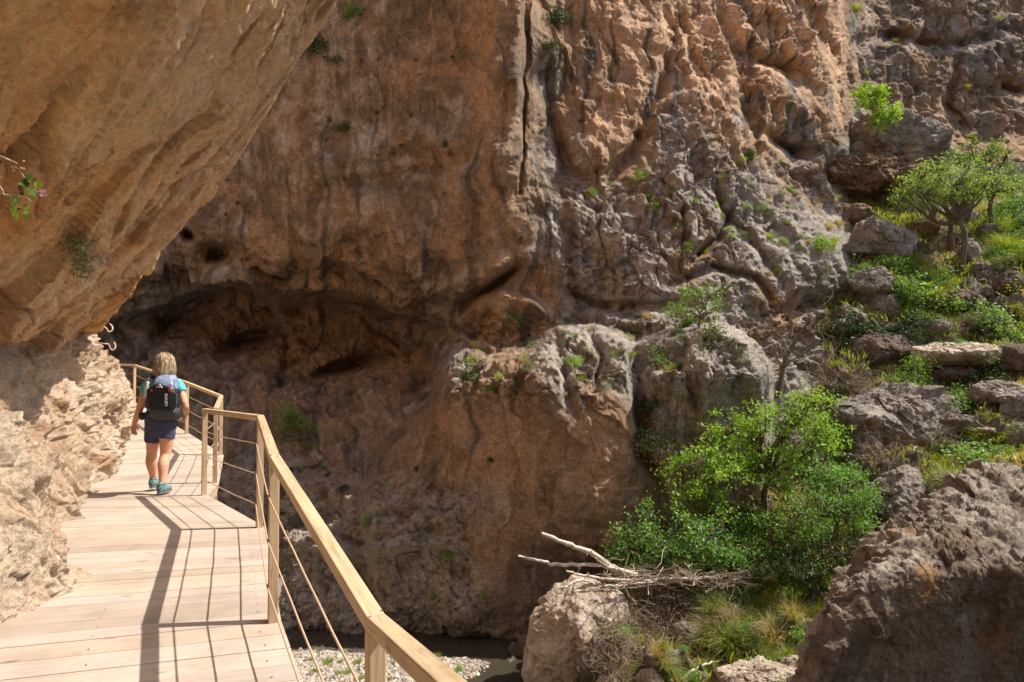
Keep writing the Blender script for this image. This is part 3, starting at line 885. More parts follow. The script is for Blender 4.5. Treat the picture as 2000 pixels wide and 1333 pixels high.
    g1, g2, v2 = worley(Wp * np.array([1.9, 1.9, 2.6]) + .3, 69)
    crk = sstep(0.0, 0.12, f2 - f1); crk2 = sstep(0.0, 0.14, g2 - g1)
    big = fbm(P * 0.28, 3, 70)
    mid = fbm(Wp * 0.9, 4, 71)
    rid = ridged(Wp * 0.8, 5, 72) - 0.45
    fine = fbm(P * 4.2, 5, 73)
    # bedded strata tilted a little
    st = P[:, 2] + 0.22 * P[:, 0] * 0.3 + 0.9 * fbm(P * .3, 2, 74)
    strata = (ridged(np.stack([st * 1.1, P[:, 0] * .12, P[:, 1] * .12], -1), 3, 75) - .5)
    warp = .35 * np.stack([fbm(P * .8, 2, 161), fbm(P * .8, 2, 162), fbm(P * .8, 2, 163)], -1)
    A = P + warp
    A1 = np.stack([A[:, 0] * .50 + A[:, 2] * .10, A[:, 1] * .50, A[:, 2] * .20 - A[:, 0] * .05], -1)
    H1, e1 = facets(A1, 171, .9); H2, e2 = facets(A1 * 2.3 + 3, 172, 1.1); H3, e3 = facets(A * np.array([2.4, 2.4, 2.0]) + .2 * fine[:, None], 173, 1.2)
    H4, e4 = facets(A * 5.2, 174, 1.2)
    c1 = sstep(0, .07, e1); c2 = sstep(0, .06, e2); c3 = sstep(0, .08, e3)
    brk = np.clip(blk + (.42 + .3 * sstep(1290, 1400, x)) * orange_zone + .6 * lit_top + .35 * debris, 0, 1) * (.55 + .45 * sstep(-.3, .3, fbm(P * .4, 2, 176)))
    inb = sstep(-10, 30, sdb)
    brk = brk * (1 - .68 * inb); blk = blk * (1 - .6 * inb)
    calm = (1 - blk) * (1 - orange_zone)
    disp = (0.42 * big + 0.14 * mid
            + (1 - blk) * (1 - debris) * (1 - smoothlow * .75) * (0.34 * flute + 0.15 * flute2)
            + brk * (.40 * H1 * c1 - .14 * (1 - c1) + .20 * H2 * c2 - .07 * (1 - c2) + .10 * H3 * c3 - .07 * (1 - c3) + .045 * H4 + .16 * flute2 + .06 * (ridged(fl * 5, 3, 177) - .5))
            + calm * (.10 * H1 * c1 + .05 * H2 + .03 * H3 * sstep(-.1, .3, mid)) * (1 - smoothlow * .45) * (.5 + .5 * sstep(330, 480, y))
            + cave * (0.40 * fbm(Wp * np.array([.5, .5, .9]), 4, 76) + 0.20 * (ridged(Wp * .7, 3, 77) - .5) + .16 * H2 * c2 + .07 * H3)
            + (blk + .7 * orange_zone) * (.10 * rid + .10 * strata + .10 * flute2)
            + lit_top * (.12 * rid + .10 * H3 * c3 + .06 * H4 + .10 * fbm(Wp * 3, 4, 79))
            + debris * (0.16 * rid + 0.08 * fine + .07 * H3 + .05 * H4)
            + 0.10 * strata * (1 - smoothlow * .6)
            + (0.045 + 0.02 * blk) * fine + 0.05 * (ridged(P * 2.6, 4, 78) - .5))
    vd = P - np.array([0, 0, CAMZ], np.float32); vd /= np.linalg.norm(vd, axis=1, keepdims=True)
    edgefade = (1 - sstep(2400, 2900, x)) * (.25 + .75 * sstep(.12, .55, np.abs((grid_normals(P.reshape(*sh, 3)).reshape(-1, 3) * vd).sum(1))))
    n = grid_normals(at(x, y, D.ravel()).reshape(*sh, 3)).reshape(-1, 3)
    n = n * np.array([.8, 1, .6]); n /= np.linalg.norm(n, axis=1, keepdims=True)
    if (n[:, 1]).mean() > 0: n = -n
    V = P + n * (disp * edgefade)[:, None]
    # ------------- rock colour, with sunlight painted into the orange
    brown = np.array([0.185, 0.135, 0.095]); orange = np.array([0.44, 0.268, 0.155]); pinkish = np.array([0.34, 0.25, 0.18])
    grey = np.array([0.42, 0.37, 0.32]); dark = np.array([0.085, 0.066, 0.052]); tan = np.array([0.40, 0.29, 0.195]); pale = np.array([0.58, 0.50, 0.41])
    ctrl_or = [  # px, py, orangeness, greyness
        (300, 300, .3, .3), (600, 100, .1, .55), (700, 300, .15, .45), (600, 450, .35, .3), (850, 60, .45, .2), (870, 200, .35, .3), (950, 150, .75, .0), (1000, 150, .55, .1),
        (980, 400, .6, .1), (900, 480, .5, .15), (800, 420, .45, .2), (1100, 60, .75, .05), (1060, 150, .3, .5), (1150, 200, .9, 0), (1250, 100, .9, 0), (1230, 300, .85, 0), (1090, 300, .4, .4),
        (1330, 250, .4, .55), (1330, 350, .15, .8), (1400, 90, 1, 0), (1500, 120, 1, 0), (1600, 80, 1, 0), (1600, 230, .7, .2), (1500, 260, .8, .1), (1560, 260, .4, .6), (1560, 360, .5, .3),
        (1450, 420, .15, .9), (1550, 480, .05, 1), (1200, 450, .15, .7), (1260, 480, .3, .5), (1380, 460, .6, .3), (1320, 520, .7, .2), (1600, 520, .1, .9), (1480, 640, .5, .4), (1540, 600, .7, .2),
        (1150, 560, .2, .6), (1280, 590, .1, .9), (1400, 600, .2, .8), (1450, 730, .1, .8), (1050, 600, .8, 0), (960, 600, .7, 0), (950, 660, .7, .1), (1100, 680, .1, .7), (1250, 680, .15, .7), (1350, 660, .1, .9),
        (900, 720, .2, .5), (900, 850, .6, .1), (1000, 850, .75, .05), (1100, 900, .75, .05), (1200, 850, .8, 0), (1350, 780, .3, .35), (1150, 1050, .5, .1), (950, 1100, .6, .15), (830, 1020, .2, .5),
        (700, 800, .4, .15), (650, 900, .4, .25), (550, 950, .2, .55), (650, 1080, .1, .75), (800, 1150, .1, .7), (560, 1130, .15, .75), (750, 950, .5, .1),
        (450, 620, .95, 0), (400, 540, .3, .4), (300, 600, .25, .5), (600, 520, .6, .15), (700, 560, .55, .2), (620, 660, .95, 0), (750, 620, .5, .2), (750, 720, .8, 0), (550, 760, .65, .05), (420, 740, .35, .4), (860, 600, .25, .5),
        (1700, 60, .4, .35), (1750, 150, .5, .3), (1800, 230, .6, .2), (1900, 90, .35, .45), (1950, 200, .6, .25), (1980, 280, .9, 0), (1760, 200, .6, .2), (1850, 160, .55, .2), (1900, 300, .8, .1), (1820, 260, .7, .1), (1900, 240, .4, .4), (1990, 330, .8, 0), (1700, 320, .2, .7), (1750, 340, .1, .9), (1660, 350, .6, .2), (1700, 450, .2, .7),
        (1640, 640, .3, .6), (1700, 700, .1, .8)]
    cp = np.array([(a, b_) for a, b_, _, _ in ctrl_or]); cv = np.array([(c_, d_) for _, _, c_, d_ in ctrl_or])
    cx = np.linspace(ux[0], ux[-1], 300); cy = np.linspace(uy[0], uy[-1], 200)
    CX, CY = np.meshgrid(cx, cy)
    wgt = 1 / (((CX[..., None] - cp[:, 0]) ** 2 + (CY[..., None] - cp[:, 1]) ** 2) ** 1.35 + 3000)
    wgt /= wgt.sum(-1, keepdims=True)
    O = resample(wgt @ cv[:, 0], cx, cy, x, y); Gy = resample(wgt @ cv[:, 1], cx, cy, x, y)
    nb = fbm(Wp * 0.55, 4, 81); nb2 = fbm(Wp * 1.4, 5, 82)
    stv = np.stack([Wp[:, 0] * 2.1 + P[:, 1] * .5, P[:, 1] * .3, P[:, 2] * .11 + Wp[:, 0] * .02], -1)   # drip streaks
    s1 = fbm(stv, 4, 83); s2 = fbm(stv * 2.1 + 5, 4, 84)
    lit_or = sstep(1060, 1250, x) * (1 - sstep(260, 420, y + .2 * (1400 - x))) * (1 - sstep(1640, 1660, x))  # sunlit upper right, painted as a brighter copy of the orange
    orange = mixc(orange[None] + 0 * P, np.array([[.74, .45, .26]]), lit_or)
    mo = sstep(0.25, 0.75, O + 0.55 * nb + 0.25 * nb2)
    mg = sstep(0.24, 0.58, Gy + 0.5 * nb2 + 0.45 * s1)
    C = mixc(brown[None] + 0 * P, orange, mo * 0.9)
    C = mixc(C, pinkish[None], sstep(-.1, .4, fbm(Wp * .8, 3, 85)) * .45)
    C = mixc(C, grey[None], mg * .92)
    streakz = (1 - blk * .6) * (1 - debris * .8)
    C = mixc(C, tan[None], sstep(0.16, 0.42, s2 + .1 * O) * .75 * streakz)
    C = mixc(C, dark[None], sstep(0.14, 0.44, s1 + 0.20 * nb) * 0.82 * streakz)
    # dark curved water marks in the cave roof
    cvs = np.stack([Wp[:, 0] * .5, Wp[:, 1] * .4, (P[:, 2] + .35 * np.abs(P[:, 0] + 6)) * 1.4], -1)
    C = mixc(C, dark[None], cave * sstep(0.05, 0.4, fbm(cvs, 4, 86)) * .45)
    C = C * (1 + .30 * fbm(P * 3.6, 4, 188) + .12 * noise3(P * 11, 189))[:, None]
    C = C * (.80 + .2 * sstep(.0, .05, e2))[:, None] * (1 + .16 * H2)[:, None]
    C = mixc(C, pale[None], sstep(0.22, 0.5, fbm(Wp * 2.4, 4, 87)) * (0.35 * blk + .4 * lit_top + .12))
    # moss and lichen
    moss = np.array([0.10, 0.115, 0.035])
    C = mixc(C, moss[None], np.clip(debris * .5 + lit_top * .6 + blk * .25 + .06, 0, 1) * sstep(0.18, .45, fbm(P * 1.3, 4, 88)) * .6)
    deb = np.array([0.42, 0.35, 0.29])
    C = mixc(C, deb[None], debris * .85 * sstep(-.3, .3, nb2 + .1))
    # dusty light band along the water
    C = mixc(C, np.array([0.36, 0.29, 0.23])[None], sstep(1190, 1225, y) * (1 - sstep(740, 900, x)) * .6)
    F = gridfaces(*sh)
    m = rock_mat('gorge_limestone', fine=1.5, bump=0.95, vary=(0.70, 1.22), speck=0.34)
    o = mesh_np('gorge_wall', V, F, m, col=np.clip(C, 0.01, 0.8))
    tag(o, 'high limestone wall of the gorge across the river', None, kind='structure')
    return o
gorge = build_cliff()

def sky_block_wall():
    """unseen high wall added behind the camera to keep the sky off the shaded side"""
    pts = [(-34, 4, 0), (-26, -12, 0), (-12, -21, 0), (4, -25, 0), (20, -26, 0), (38, -22, 0)]
    rows = [np.array([(x, y, z0) for x, y, _ in pts]) + np.array([0, -k, 0]) for z0, k in ((-7, 0), (0, .5), (8, 1.5), (17, 1), (26, 3), (30, 9))]
    G = catmull(catmull(np.array(rows, float), 150, 0), 260, 1); P = G.reshape(-1, 3); n = grid_normals(G).reshape(-1, 3)
    if n[:, 1].mean() < 0: n = -n
    H, e = facets(P * np.array([.35, .35, .2]), 191); V = P + n * (1.6 * fbm(P * .12, 3, 192) + .8 * H + .3 * fbm(P * .8, 3, 193))[:, None]
    C = mixc(np.array([.42, .27, .16])[None] + 0 * P, np.array([.34, .28, .23])[None], sstep(-.3, .3, fbm(P * .3, 3, 194)))
    o = mesh_np('cliff', V, gridfaces(150, 260), bpy.data.materials['gorge_limestone'], col=C)  # added out of view to block sky light
    tag(o, 'unseen wall added behind the viewer to block sky light', None, kind='structure')
sky_block_wall()
# ------------------------------------------------------------------ hillside on the right, river bed, water
SLOPE_D = """
300: 1500 40, 1700 38, 1850 40, 2000 42, 2400 44
370: 1500 36, 1700 33, 1800 34.5, 1900 35, 1960 34, 2050 33.5, 2400 36
420: 1500 32, 1640 30.5, 1720 30, 1800 30, 1880 30.5, 1960 30, 2050 29, 2400 32
490: 1500 29, 1650 28.3, 1720 27.8, 1800 27.8, 1880 28, 1960 27.5, 2050 27, 2400 28
560: 1500 27, 1620 26.4, 1700 26.2, 1800 26.3, 1900 26.2, 2000 25.5, 2400 25
640: 1400 27, 1540 25.5, 1620 25.2, 1700 25, 1800 24.8, 1900 24.6, 2000 24, 2400 23
720: 1400 26, 1500 24.4, 1600 24, 1700 23.8, 1800 23.4, 1900 23, 2000 22.5, 2400 21
800: 1350 26, 1480 23.4, 1600 22.8, 1700 22.4, 1800 22.0, 1900 21.6, 2000 21, 2400 19
880: 1300 26, 1450 22.6, 1550 22, 1650 21.6, 1750 21.0, 1850 20.4, 2000 19.6, 2400 17
960: 1200 26, 1350 23.2, 1450 21.5, 1560 20.8, 1700 20.0, 1800 19.2, 2000 17.6, 2400 15
1040: 1100 27, 1250 23.4, 1360 21.2, 1450 20.4, 1600 19.6, 1750 18.6, 1900 17, 2400 13.5
1110: 1000 27, 1130 23.5, 1230 20.5, 1340 19.6, 1450 19.3, 1600 18.6, 1750 17.2, 2000 15, 2400 12.5
1180: 950 26, 1060 22.5, 1150 19.6, 1250 18.5, 1350 18.2, 1450 18.1, 1600 17.2, 1750 15.8, 2400 11.8
1250: 950 24, 1040 19.6, 1120 17.6, 1230 16.9, 1350 16.8, 1450 16.7, 1550 16.2, 1700 14.6, 2400 11
1320: 900 22, 1000 18.2, 1100 16.4, 1200 15.6, 1320 15.5, 1450 15.2, 1550 14.4, 1700 13.4, 2400 10.3
1420: 900 18, 1050 16, 1200 14.6, 1320 14.3, 1450 13.6, 1700 12, 2400 9.5
1700: 900 13, 1200 12, 1450 11, 1700 9.6, 2400 8
"""
def build_slope():
    ux = np.concatenate([np.linspace(900, 2060, 640, endpoint=False), np.linspace(2060, 2400, 30)])
    uy = np.concatenate([np.linspace(300, 1400, 600, endpoint=False), np.linspace(1400, 1700, 20)])
    D, X, Y = depth_patch(SLOPE_D, ux, uy)
    x = X.ravel(); y = Y.ravel()
    P = at(x, y, D.ravel()).astype(np.float32)
    n = grid_normals(P.reshape(*X.shape, 3)).reshape(-1, 3)
    if n[:, 2].mean() < 0: n = -n
    Wp = P + 0.5 * np.stack([fbm(P * .6, 3, 91), fbm(P * .6, 3, 92), fbm(P * .6, 3, 93)], -1)
    f1, f2, v = worley(Wp * 0.8, 94); g1, g2, v2 = worley(Wp * 2.1, 95)
    rockm = sstep(0.50, 0.60, v + 0.25 * fbm(P * .4, 2, 96)) * sstep(0.02, 0.18, f2 - f1)
    disp = 0.42 * fbm(P * .45, 3, 97) + 0.10 * fbm(P * 2, 4, 98) + rockm * (0.34 + .22 * (v2 - .5) * sstep(0, .2, g2 - g1)) + 0.05 * fbm(P * 6, 3, 99)
    h1, q1 = facets(Wp * 1.0, 195, 1.1); h2, q2 = facets(Wp * 2.6, 196, 1.2)
    disp += rockm * (.22 * h1 + .10 * h2)
    V = P + (n * .5 + np.array([0, -.2, .5])) * disp[:, None]
    soil = np.array([0.17, 0.115, 0.07]); soil2 = np.array([0.25, 0.18, 0.11]); green = np.array([0.085, 0.11, 0.03]); rock = np.array([0.30, 0.255, 0.215]); rockd = np.array([0.20, 0.15, 0.12])
    C = mixc(soil[None] + 0 * P, soil2[None], sstep(-.3, .3, fbm(P * 1.2, 3, 101)))
    C = mixc(C, green[None], sstep(-.25, .15, fbm(P * .7, 4, 102)) * .8)
    C = mixc(C, mixc(rockd[None] + 0 * P, rock[None], sstep(-.3, .3, fbm(P * 1.6, 4, 103))), rockm * .95)
    m = rock_mat('hillside_soil', fine=1.2, bump=0.7, vary=(0.72, 1.25), speck=0.3)
    o = mesh_np('hillside', V, gridfaces(*X.shape), m, col=np.clip(C, .01, .8))
    return tag(o, 'steep rocky hillside with weeds climbing on the right', None, kind='structure')
slope = build_slope()

# gravel bar and river bed, laid out in plan
WZ = -6.0
BAR = [(-9.5, 18.6), (-6.2, 19.0), (-5.0, 19.35), (-3.6, 19.3), (-2.4, 18.9), (-1.3, 18.65), (-0.55, 18.45), (-0.95, 17.9), (-1.15, 17.2), (-1.7, 15.5), (-2.2, 12.5), (-2.5, 8), (-3, 2), (-9.5, 2)]
def bed_z(X, Y):
    s = poly_sd(X, Y, BAR)
    P = np.stack([X, Y, X * 0], -1)
    w_ = 0.25 * fbm(P * 0.9, 3, 111)
    return WZ + 0.30 * np.clip((s + w_) / 1.1, -1.8, 1) + 0.05 * fbm(P * 1.3, 3, 112)
def build_bed():
    ux = np.concatenate([np.linspace(-60, -12, 20, endpoint=False), np.linspace(-12, 4, 260, endpoint=False), np.linspace(4, 60, 24)])
    uy = np.concatenate([np.linspace(-60, 6, 20, endpoint=False), np.linspace(6, 22, 260, endpoint=False), np.linspace(22, 80, 20)])
    X, Y = np.meshgrid(ux, uy)
    z = bed_z(X.ravel(), Y.ravel())
    P = np.stack([X.ravel(), Y.ravel(), z], -1).astype(np.float32)
    P[:, 2] += 0.015 * fbm(P * 9, 2, 113) * 1.0
    wet = 1 - sstep(WZ + .01, WZ + .06, P[:, 2])
    C = mixc(np.array([0.55, 0.49, 0.42])[None] + 0 * P, np.array([0.44, 0.38, 0.31])[None], sstep(-.2, .3, fbm(P * 1.5, 3, 114)))
    C = mixc(C, np.array([0.15, 0.12, 0.09])[None], wet)
    m = rock_mat('river_gravel', fine=6, bump=0.6, vary=(.8, 1.2), speck=.35)
    o = mesh_np('ground', P, gridfaces(*X.shape), m, col=np.clip(C, 0, .8))
    return tag(o, 'gravelly floor of the gorge under the boardwalk', None, kind='structure')
bed = build_bed()
def build_water():
    m, nt, b, out = new_mat('murky_river_water')
    L = nt.links
    tc = N(nt, 'ShaderNodeTexCoord'); n = N(nt, 'ShaderNodeTexNoise', Scale=3.0, Detail=4, Roughness=.55); L.new(tc.outputs['Object'], n.inputs['Vector'])
    mp = N(nt, 'ShaderNodeMapping'); mp.inputs['Scale'].default_value = (0.5, 2.4, 1); L.new(tc.outputs['Object'], mp.inputs[0]); L.new(mp.outputs[0], n.inputs['Vector'])
    b.inputs['Base Color'].default_value = (0.050, 0.042, 0.03, 1); b.inputs['Roughness'].default_value = 0.12
    b.inputs['IOR'].default_value = 1.33; b.inputs['Specular IOR Level'].default_value = 0.5
    bp = N(nt, 'ShaderNodeBump', Strength=0.25, Distance=0.05); L.new(n.outputs[0], bp.inputs['Height']); L.new(bp.outputs[0], b.inputs['Normal'])
    V = [(-60, -60, WZ), (60, -60, WZ), (60, 80, WZ), (-60, 80, WZ)]
    o = mesh_np('river', V, [(0, 1, 2, 3)], m, smooth=False)
    return tag(o, 'shallow murky stream at the foot of the gorge wall', None, kind='structure')
water = build_water()
# ------------------------------------------------------------------ where things stand: rays from the camera onto the built terrain
def bvh_of(obs):
    V = []; F = []; n = 0
    for o in obs:
        me = o.data
        v = np.empty(len(me.vertices) * 3, np.float32); me.vertices.foreach_get('co', v); v = v.reshape(-1, 3)
        q = np.empty(len(me.loops), np.int32); me.loops.foreach_get('vertex_index', q); k = 4
        V.append(v); F.append(q.reshape(-1, k) + n); n += len(v)
    return BVHTree.FromPolygons(np.concatenate(V).tolist(), np.concatenate(F).tolist())
T_SLOPE = bvh_of([slope]); T_WALL = bvh_of([gorge]); T_LEFT = bvh_of([left_cliff])
EYE = Vector((0, 0, CAMZ))
T_BOULD = [None]
def hit(px, py, tree='any'):
    x, y, z = ray(px, py); d = Vector((float(x), float(y), float(z))).normalized()
    best = None
    if tree == 'bould':
        l, n, i, ds = T_BOULD[0].ray_cast(EYE, d)
        if l is None: return hit(px, py)
        if n.dot(d) > 0: n = -n
        return np.array(l), np.array(n), 'bould'
    for nm, t in (('slope', T_SLOPE), ('wall', T_WALL), ('left', T_LEFT)):
        if tree != 'any' and nm != tree: continue
        l, n, i, ds = t.ray_cast(EYE, d)
        if l is not None and (best is None or ds < best[2]): best = (l, n, ds, nm)
    if best is None: return None
    l, n = best[0], best[1]
    if n.dot(d) > 0: n = -n
    return np.array(l), np.array(n), best[3]
def drop(x, y, z=40):
    l, n, i, ds = T_SLOPE.ray_cast(Vector((x, y, z)), Vector((0, 0, -1)))
    return None if l is None else np.array(l)
def ppm(p):                                   # picture px per metre at a point
    return FPX / p[1]

# ------------------------------------------------------------------ boulders and crags
M_BOULDER = rock_mat('grey_boulder_stone', fine=1.6, bump=0.65, vary=(0.72, 1.22), speck=0.26)
def ico_dirs(n):
    """even grid on a cube pushed to the sphere: n x n quads per face"""
    t = np.linspace(-1, 1, n); t = np.tan(t * PI / 4)
    A, B = np.meshgrid(t, t); V = []; F = []; k = 0
    for ax in range(3):
        for s in (-1, 1):
            p = np.zeros((n * n, 3)); p[:, ax] = s; p[:, (ax + 1) % 3] = A.ravel() * s; p[:, (ax + 2) % 3] = B.ravel()
            V.append(p); f = gridfaces(n, n) + k; F.append(f); k += n * n
    V = np.concatenate(V); V /= np.linalg.norm(V, axis=1, keepdims=True)
    return V, np.concatenate(F)
DIR_HI = ico_dirs(90); DIR_LO = ico_dirs(34)
def weld(o):
    bm = bmesh.new(); bm.from_mesh(o.data); bmesh.ops.remove_doubles(bm, verts=bm.verts, dist=1e-4); bm.to_mesh(o.data); bm.free()
STONES = {
 'grey': (np.array([.36, .315, .27]), np.array([.25, .20, .165])), 'brown': (np.array([.27, .185, .12]), np.array([.20, .13, .085])),
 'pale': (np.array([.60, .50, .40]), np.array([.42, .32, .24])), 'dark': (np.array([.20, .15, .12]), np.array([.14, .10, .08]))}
def boulder(name, c, r, label, seed, stone='grey', planes=14, hi=False, rough=1.0, yaw=0.0, cuts=None, group=None, squash_bottom=True, blend=.05):
    rng = np.random.default_rng(seed)
    D, F = DIR_HI if hi else DIR_LO
    nrm = rng.normal(size=(planes, 3)); nrm /= np.linalg.norm(nrm, axis=1, keepdims=True)
    dist = rng.uniform(.62, 1.0, planes)
    if cuts is not None:
        cn = np.array([q[:3] for q in cuts], float); cn /= np.linalg.norm(cn, axis=1, keepdims=True)
        nrm = np.concatenate([nrm, cn]); dist = np.concatenate([dist, [q[3] for q in cuts]])
    dn = D @ nrm.T
    t = np.where(dn > .05, dist / np.maximum(dn, .05), 9)
    k = 1 / blend
    rad = -np.log(np.exp(-k * np.minimum(t, 1.6)).sum(1) + np.exp(-k * 1.06)) / k
    P = D * rad[:, None] * np.asarray(r)
    cy, sy = math.cos(yaw), math.sin(yaw)
    P = P @ np.array([[cy, sy, 0], [-sy, cy, 0], [0, 0, 1]])
    R = float(np.mean(r)); Q = P / R + seed * 3.1
    n = D @ np.array([[cy, sy, 0], [-sy, cy, 0], [0, 0, 1]])
    f1, f2, v = worley(Q * 2.4 + .3 * fbm(Q * 2, 2, seed)[:, None], seed + 1)
    d = .12 * fbm(Q * 1.6, 3, seed + 2) + .09 * (ridged(Q * 2.6, 4, seed + 3) - .5) + .07 * (v - .5) * sstep(0, .15, f2 - f1) + .035 * fbm(Q * 9, 4, seed + 4)
    h1, q1 = facets(Q * 1.7, seed + 21, 1.1); h2, q2 = facets(Q * 4.2, seed + 22, 1.2)
    d = d * .8 + .06 * h1 + .03 * h2 + .02 * (ridged(Q * 7, 4, seed + 25) - .5)
    # worn flutes running down
    d += .03 * fbm(Q * np.array([6, 6, 1.4]), 3, seed + 5)
    P = P + n * (d * R * rough)[:, None]
    a, b_ = STONES[stone]
    Cc = mixc(a[None] + 0 * P, b_[None], sstep(-.25, .35, fbm(Q * 1.8, 4, seed + 6)))
    Cc = mixc(Cc, (a * 1.35)[None], sstep(.15, .4, fbm(Q * 4.5, 4, seed + 7)) * .6)
    Cc = mixc(Cc, np.array([.10, .085, .07])[None], sstep(.2, .45, fbm(Q * np.array([5, 5, 1.5]), 4, seed + 8)) * .5)
    Cc = mixc(Cc, np.array([.42, .24, .07])[None], sstep(.36, .5, fbm(Q * 6, 3, seed + 9)) * .5)
    c = np.asarray(c, float)
    o = mesh_np(name, P + c, F, M_BOULDER, col=np.clip(Cc, 0, .8), loc=c)
    weld(o)
    return tag(o, label, 'rock' if name != 'crag' else 'crag', group)
ROCKS = []
def boulder_px(px, py, w, h, label, seed, stone='grey', deep=.8, dpush=0, name='boulder', tree='slope', **kw):
    hh = hit(px, py + h * .2, tree) or hit(px, py + h * .2)
    d = hh[0][1] + dpush
    k = d / FPX
    c = at(px, py, d)
    o = boulder(name, c, (w * k * .56, w * k * .5 * deep, h * k * .62), label, seed, stone, **kw)
    ROCKS.append(o); return o
_bl = [ # px, py, w, h, label, seed, stone, opts
 (1745, 812, 200, 120, 'large sloping grey slab in the middle of the slope, left of the slender young tree', 31, 'grey', dict(hi=True, name='crag', cuts=[(-.3, -.45, .85, .60), (.2, -.9, .3, .7)], planes=8)),
 (1690, 878, 80, 90, 'grey rock at the lower left end of the large sloping slab', 32, 'grey', dict(hi=True, name='crag')),
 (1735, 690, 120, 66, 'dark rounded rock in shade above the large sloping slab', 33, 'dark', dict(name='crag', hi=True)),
 (1862, 692, 150, 52, 'pale flat rock with a smooth sunlit top on the upper slope', 34, 'pale', dict(name='crag', hi=True, cuts=[(-.1, -.3, 1, .5)], planes=6)),
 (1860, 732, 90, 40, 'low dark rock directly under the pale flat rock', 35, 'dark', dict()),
 (1950, 775, 100, 50, 'brown grey rock lying level near the right frame edge', 36, 'grey', dict(hi=True)),
 (1985, 700, 70, 66, 'brown rock cut by the right frame edge, above the level one', 37, 'dark', dict()),
 (1990, 800, 60, 60, 'shaded rock cut by the right frame edge, below the level one', 38, 'grey', dict()),
 (1985, 850, 50, 40, 'small rock at the right frame edge among the weeds', 39, 'grey', dict()),
 (1880, 826, 110, 36, 'flat topped grey rock among weeds below the slender young tree', 40, 'grey', dict(hi=True)),
 (1770, 985, 140, 110, 'rugged grey crag standing behind the huge brown boulder', 41, 'grey', dict(hi=True, name='crag', planes=18)),
 (1720, 1000, 60, 100, 'dark side block of the rugged grey crag', 42, 'dark', dict(name='crag')),
 (1850, 955, 90, 60, 'low grey rock between rugged crag and loose green shrub', 43, 'grey', dict()),
 (1700, 550, 76, 44, 'grey rock at the edge between slope and pale cliff foot', 44, 'grey', dict(hi=True)),
 (1730, 600, 64, 40, 'small grey rock below the cliff foot, left of the shrub mass', 45, 'grey', dict()),
 (1880, 590, 90, 40, 'dark rock half buried in the green upper slope', 46, 'dark', dict()),
 (1960, 560, 70, 50, 'dark rock under the yellow flowering shrub', 47, 'dark', dict()),
 (1900, 500, 50, 44, 'grey rock beside the foot of the rounded pale green tree', 48, 'grey', dict()),
 (1935, 448, 60, 18, 'flat stone at the foot of the thin crowned tree', 49, 'grey', dict()),
 (1720, 470, 130, 70, 'weathered grey ledge rock on the brow left of the pale tree', 50, 'grey', dict(hi=True, name='crag', planes=18)),
 (1650, 430, 110, 50, 'brown ledge rock below the orange wall', 51, 'brown', dict(hi=True, name='crag')),
 (1800, 445, 60, 26, 'small brown ledge rock above the yellow shrub patch', 52, 'brown', dict()),
 (1345, 1246, 66, 46, 'round grey stone in the dry grass under the driftwood', 53, 'grey', dict(hi=True)),
 (1268, 1326, 52, 40, 'pinkish stone at the bottom frame edge among the grass', 54, 'pale', dict()),
 (1190, 1336, 60, 30, 'pale stone at the bottom frame edge beside the pale boulder', 55, 'pale', dict()),
 (1495, 1322, 150, 50, 'long pale sunlit stone at the bottom frame edge', 56, 'pale', dict(hi=True)),
 (1560, 1300, 60, 30, 'small pale stone behind the long sunlit one', 57, 'pale', dict()),
 (1650, 640, 50, 30, 'little grey rock at the cliff foot beside the dark shrubs', 58, 'grey', dict()),
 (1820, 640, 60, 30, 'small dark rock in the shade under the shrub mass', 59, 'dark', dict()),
 (1600, 900, 70, 50, 'grey rock seen between the crowns of the green trees', 60, 'grey', dict()),
 (1480, 1230, 56, 26, 'small brown stone in shade behind the grass clumps', 61, 'brown', dict()),
]
for px, py, w_, h_, lab, sd, st, op in _bl:
    boulder_px(px, py, w_, h_, lab, sd, st, **op)
# outcrop with the bright bush on top, and its neighbours on the high shelf
boulder('crag', at(1738, 292, 32.0), (2.4, 2.0, 1.7), 'big rounded grey outcrop under the bright green bush at upper right', 62, 'grey', hi=True, planes=18, rough=1.6, cuts=[(0, -1, .1, .8)])
boulder('crag', at(1812, 300, 33.0), (1.35, 1.2, 1.55), 'pale grey outcrop right of the bush topped one, lit on its sloping side', 63, 'pale', hi=True, planes=12, cuts=[(.5, -.5, .7, .6)])
boulder('crag', at(1695, 350, 31.2), (2.7, 1.5, 1.0), 'brown undercut rock band below the bush topped outcrop', 64, 'brown', hi=True, planes=16, rough=1.8)
# pale boulder by the water, half in shade
pb = boulder('boulder', at(1128, 1262, 16.7), (1.42, 1.3, 1.62), 'pale angular boulder standing at the water below the driftwood', 77, 'pale', hi=True, planes=7,
        cuts=[(-.62, -.62, .62, .66), (-.98, .1, .2, .80), (-.25, -1, -.18, .62), (.55, -.7, .45, .62), (.2, -.3, 1, .90)], rough=.8, blend=.025)
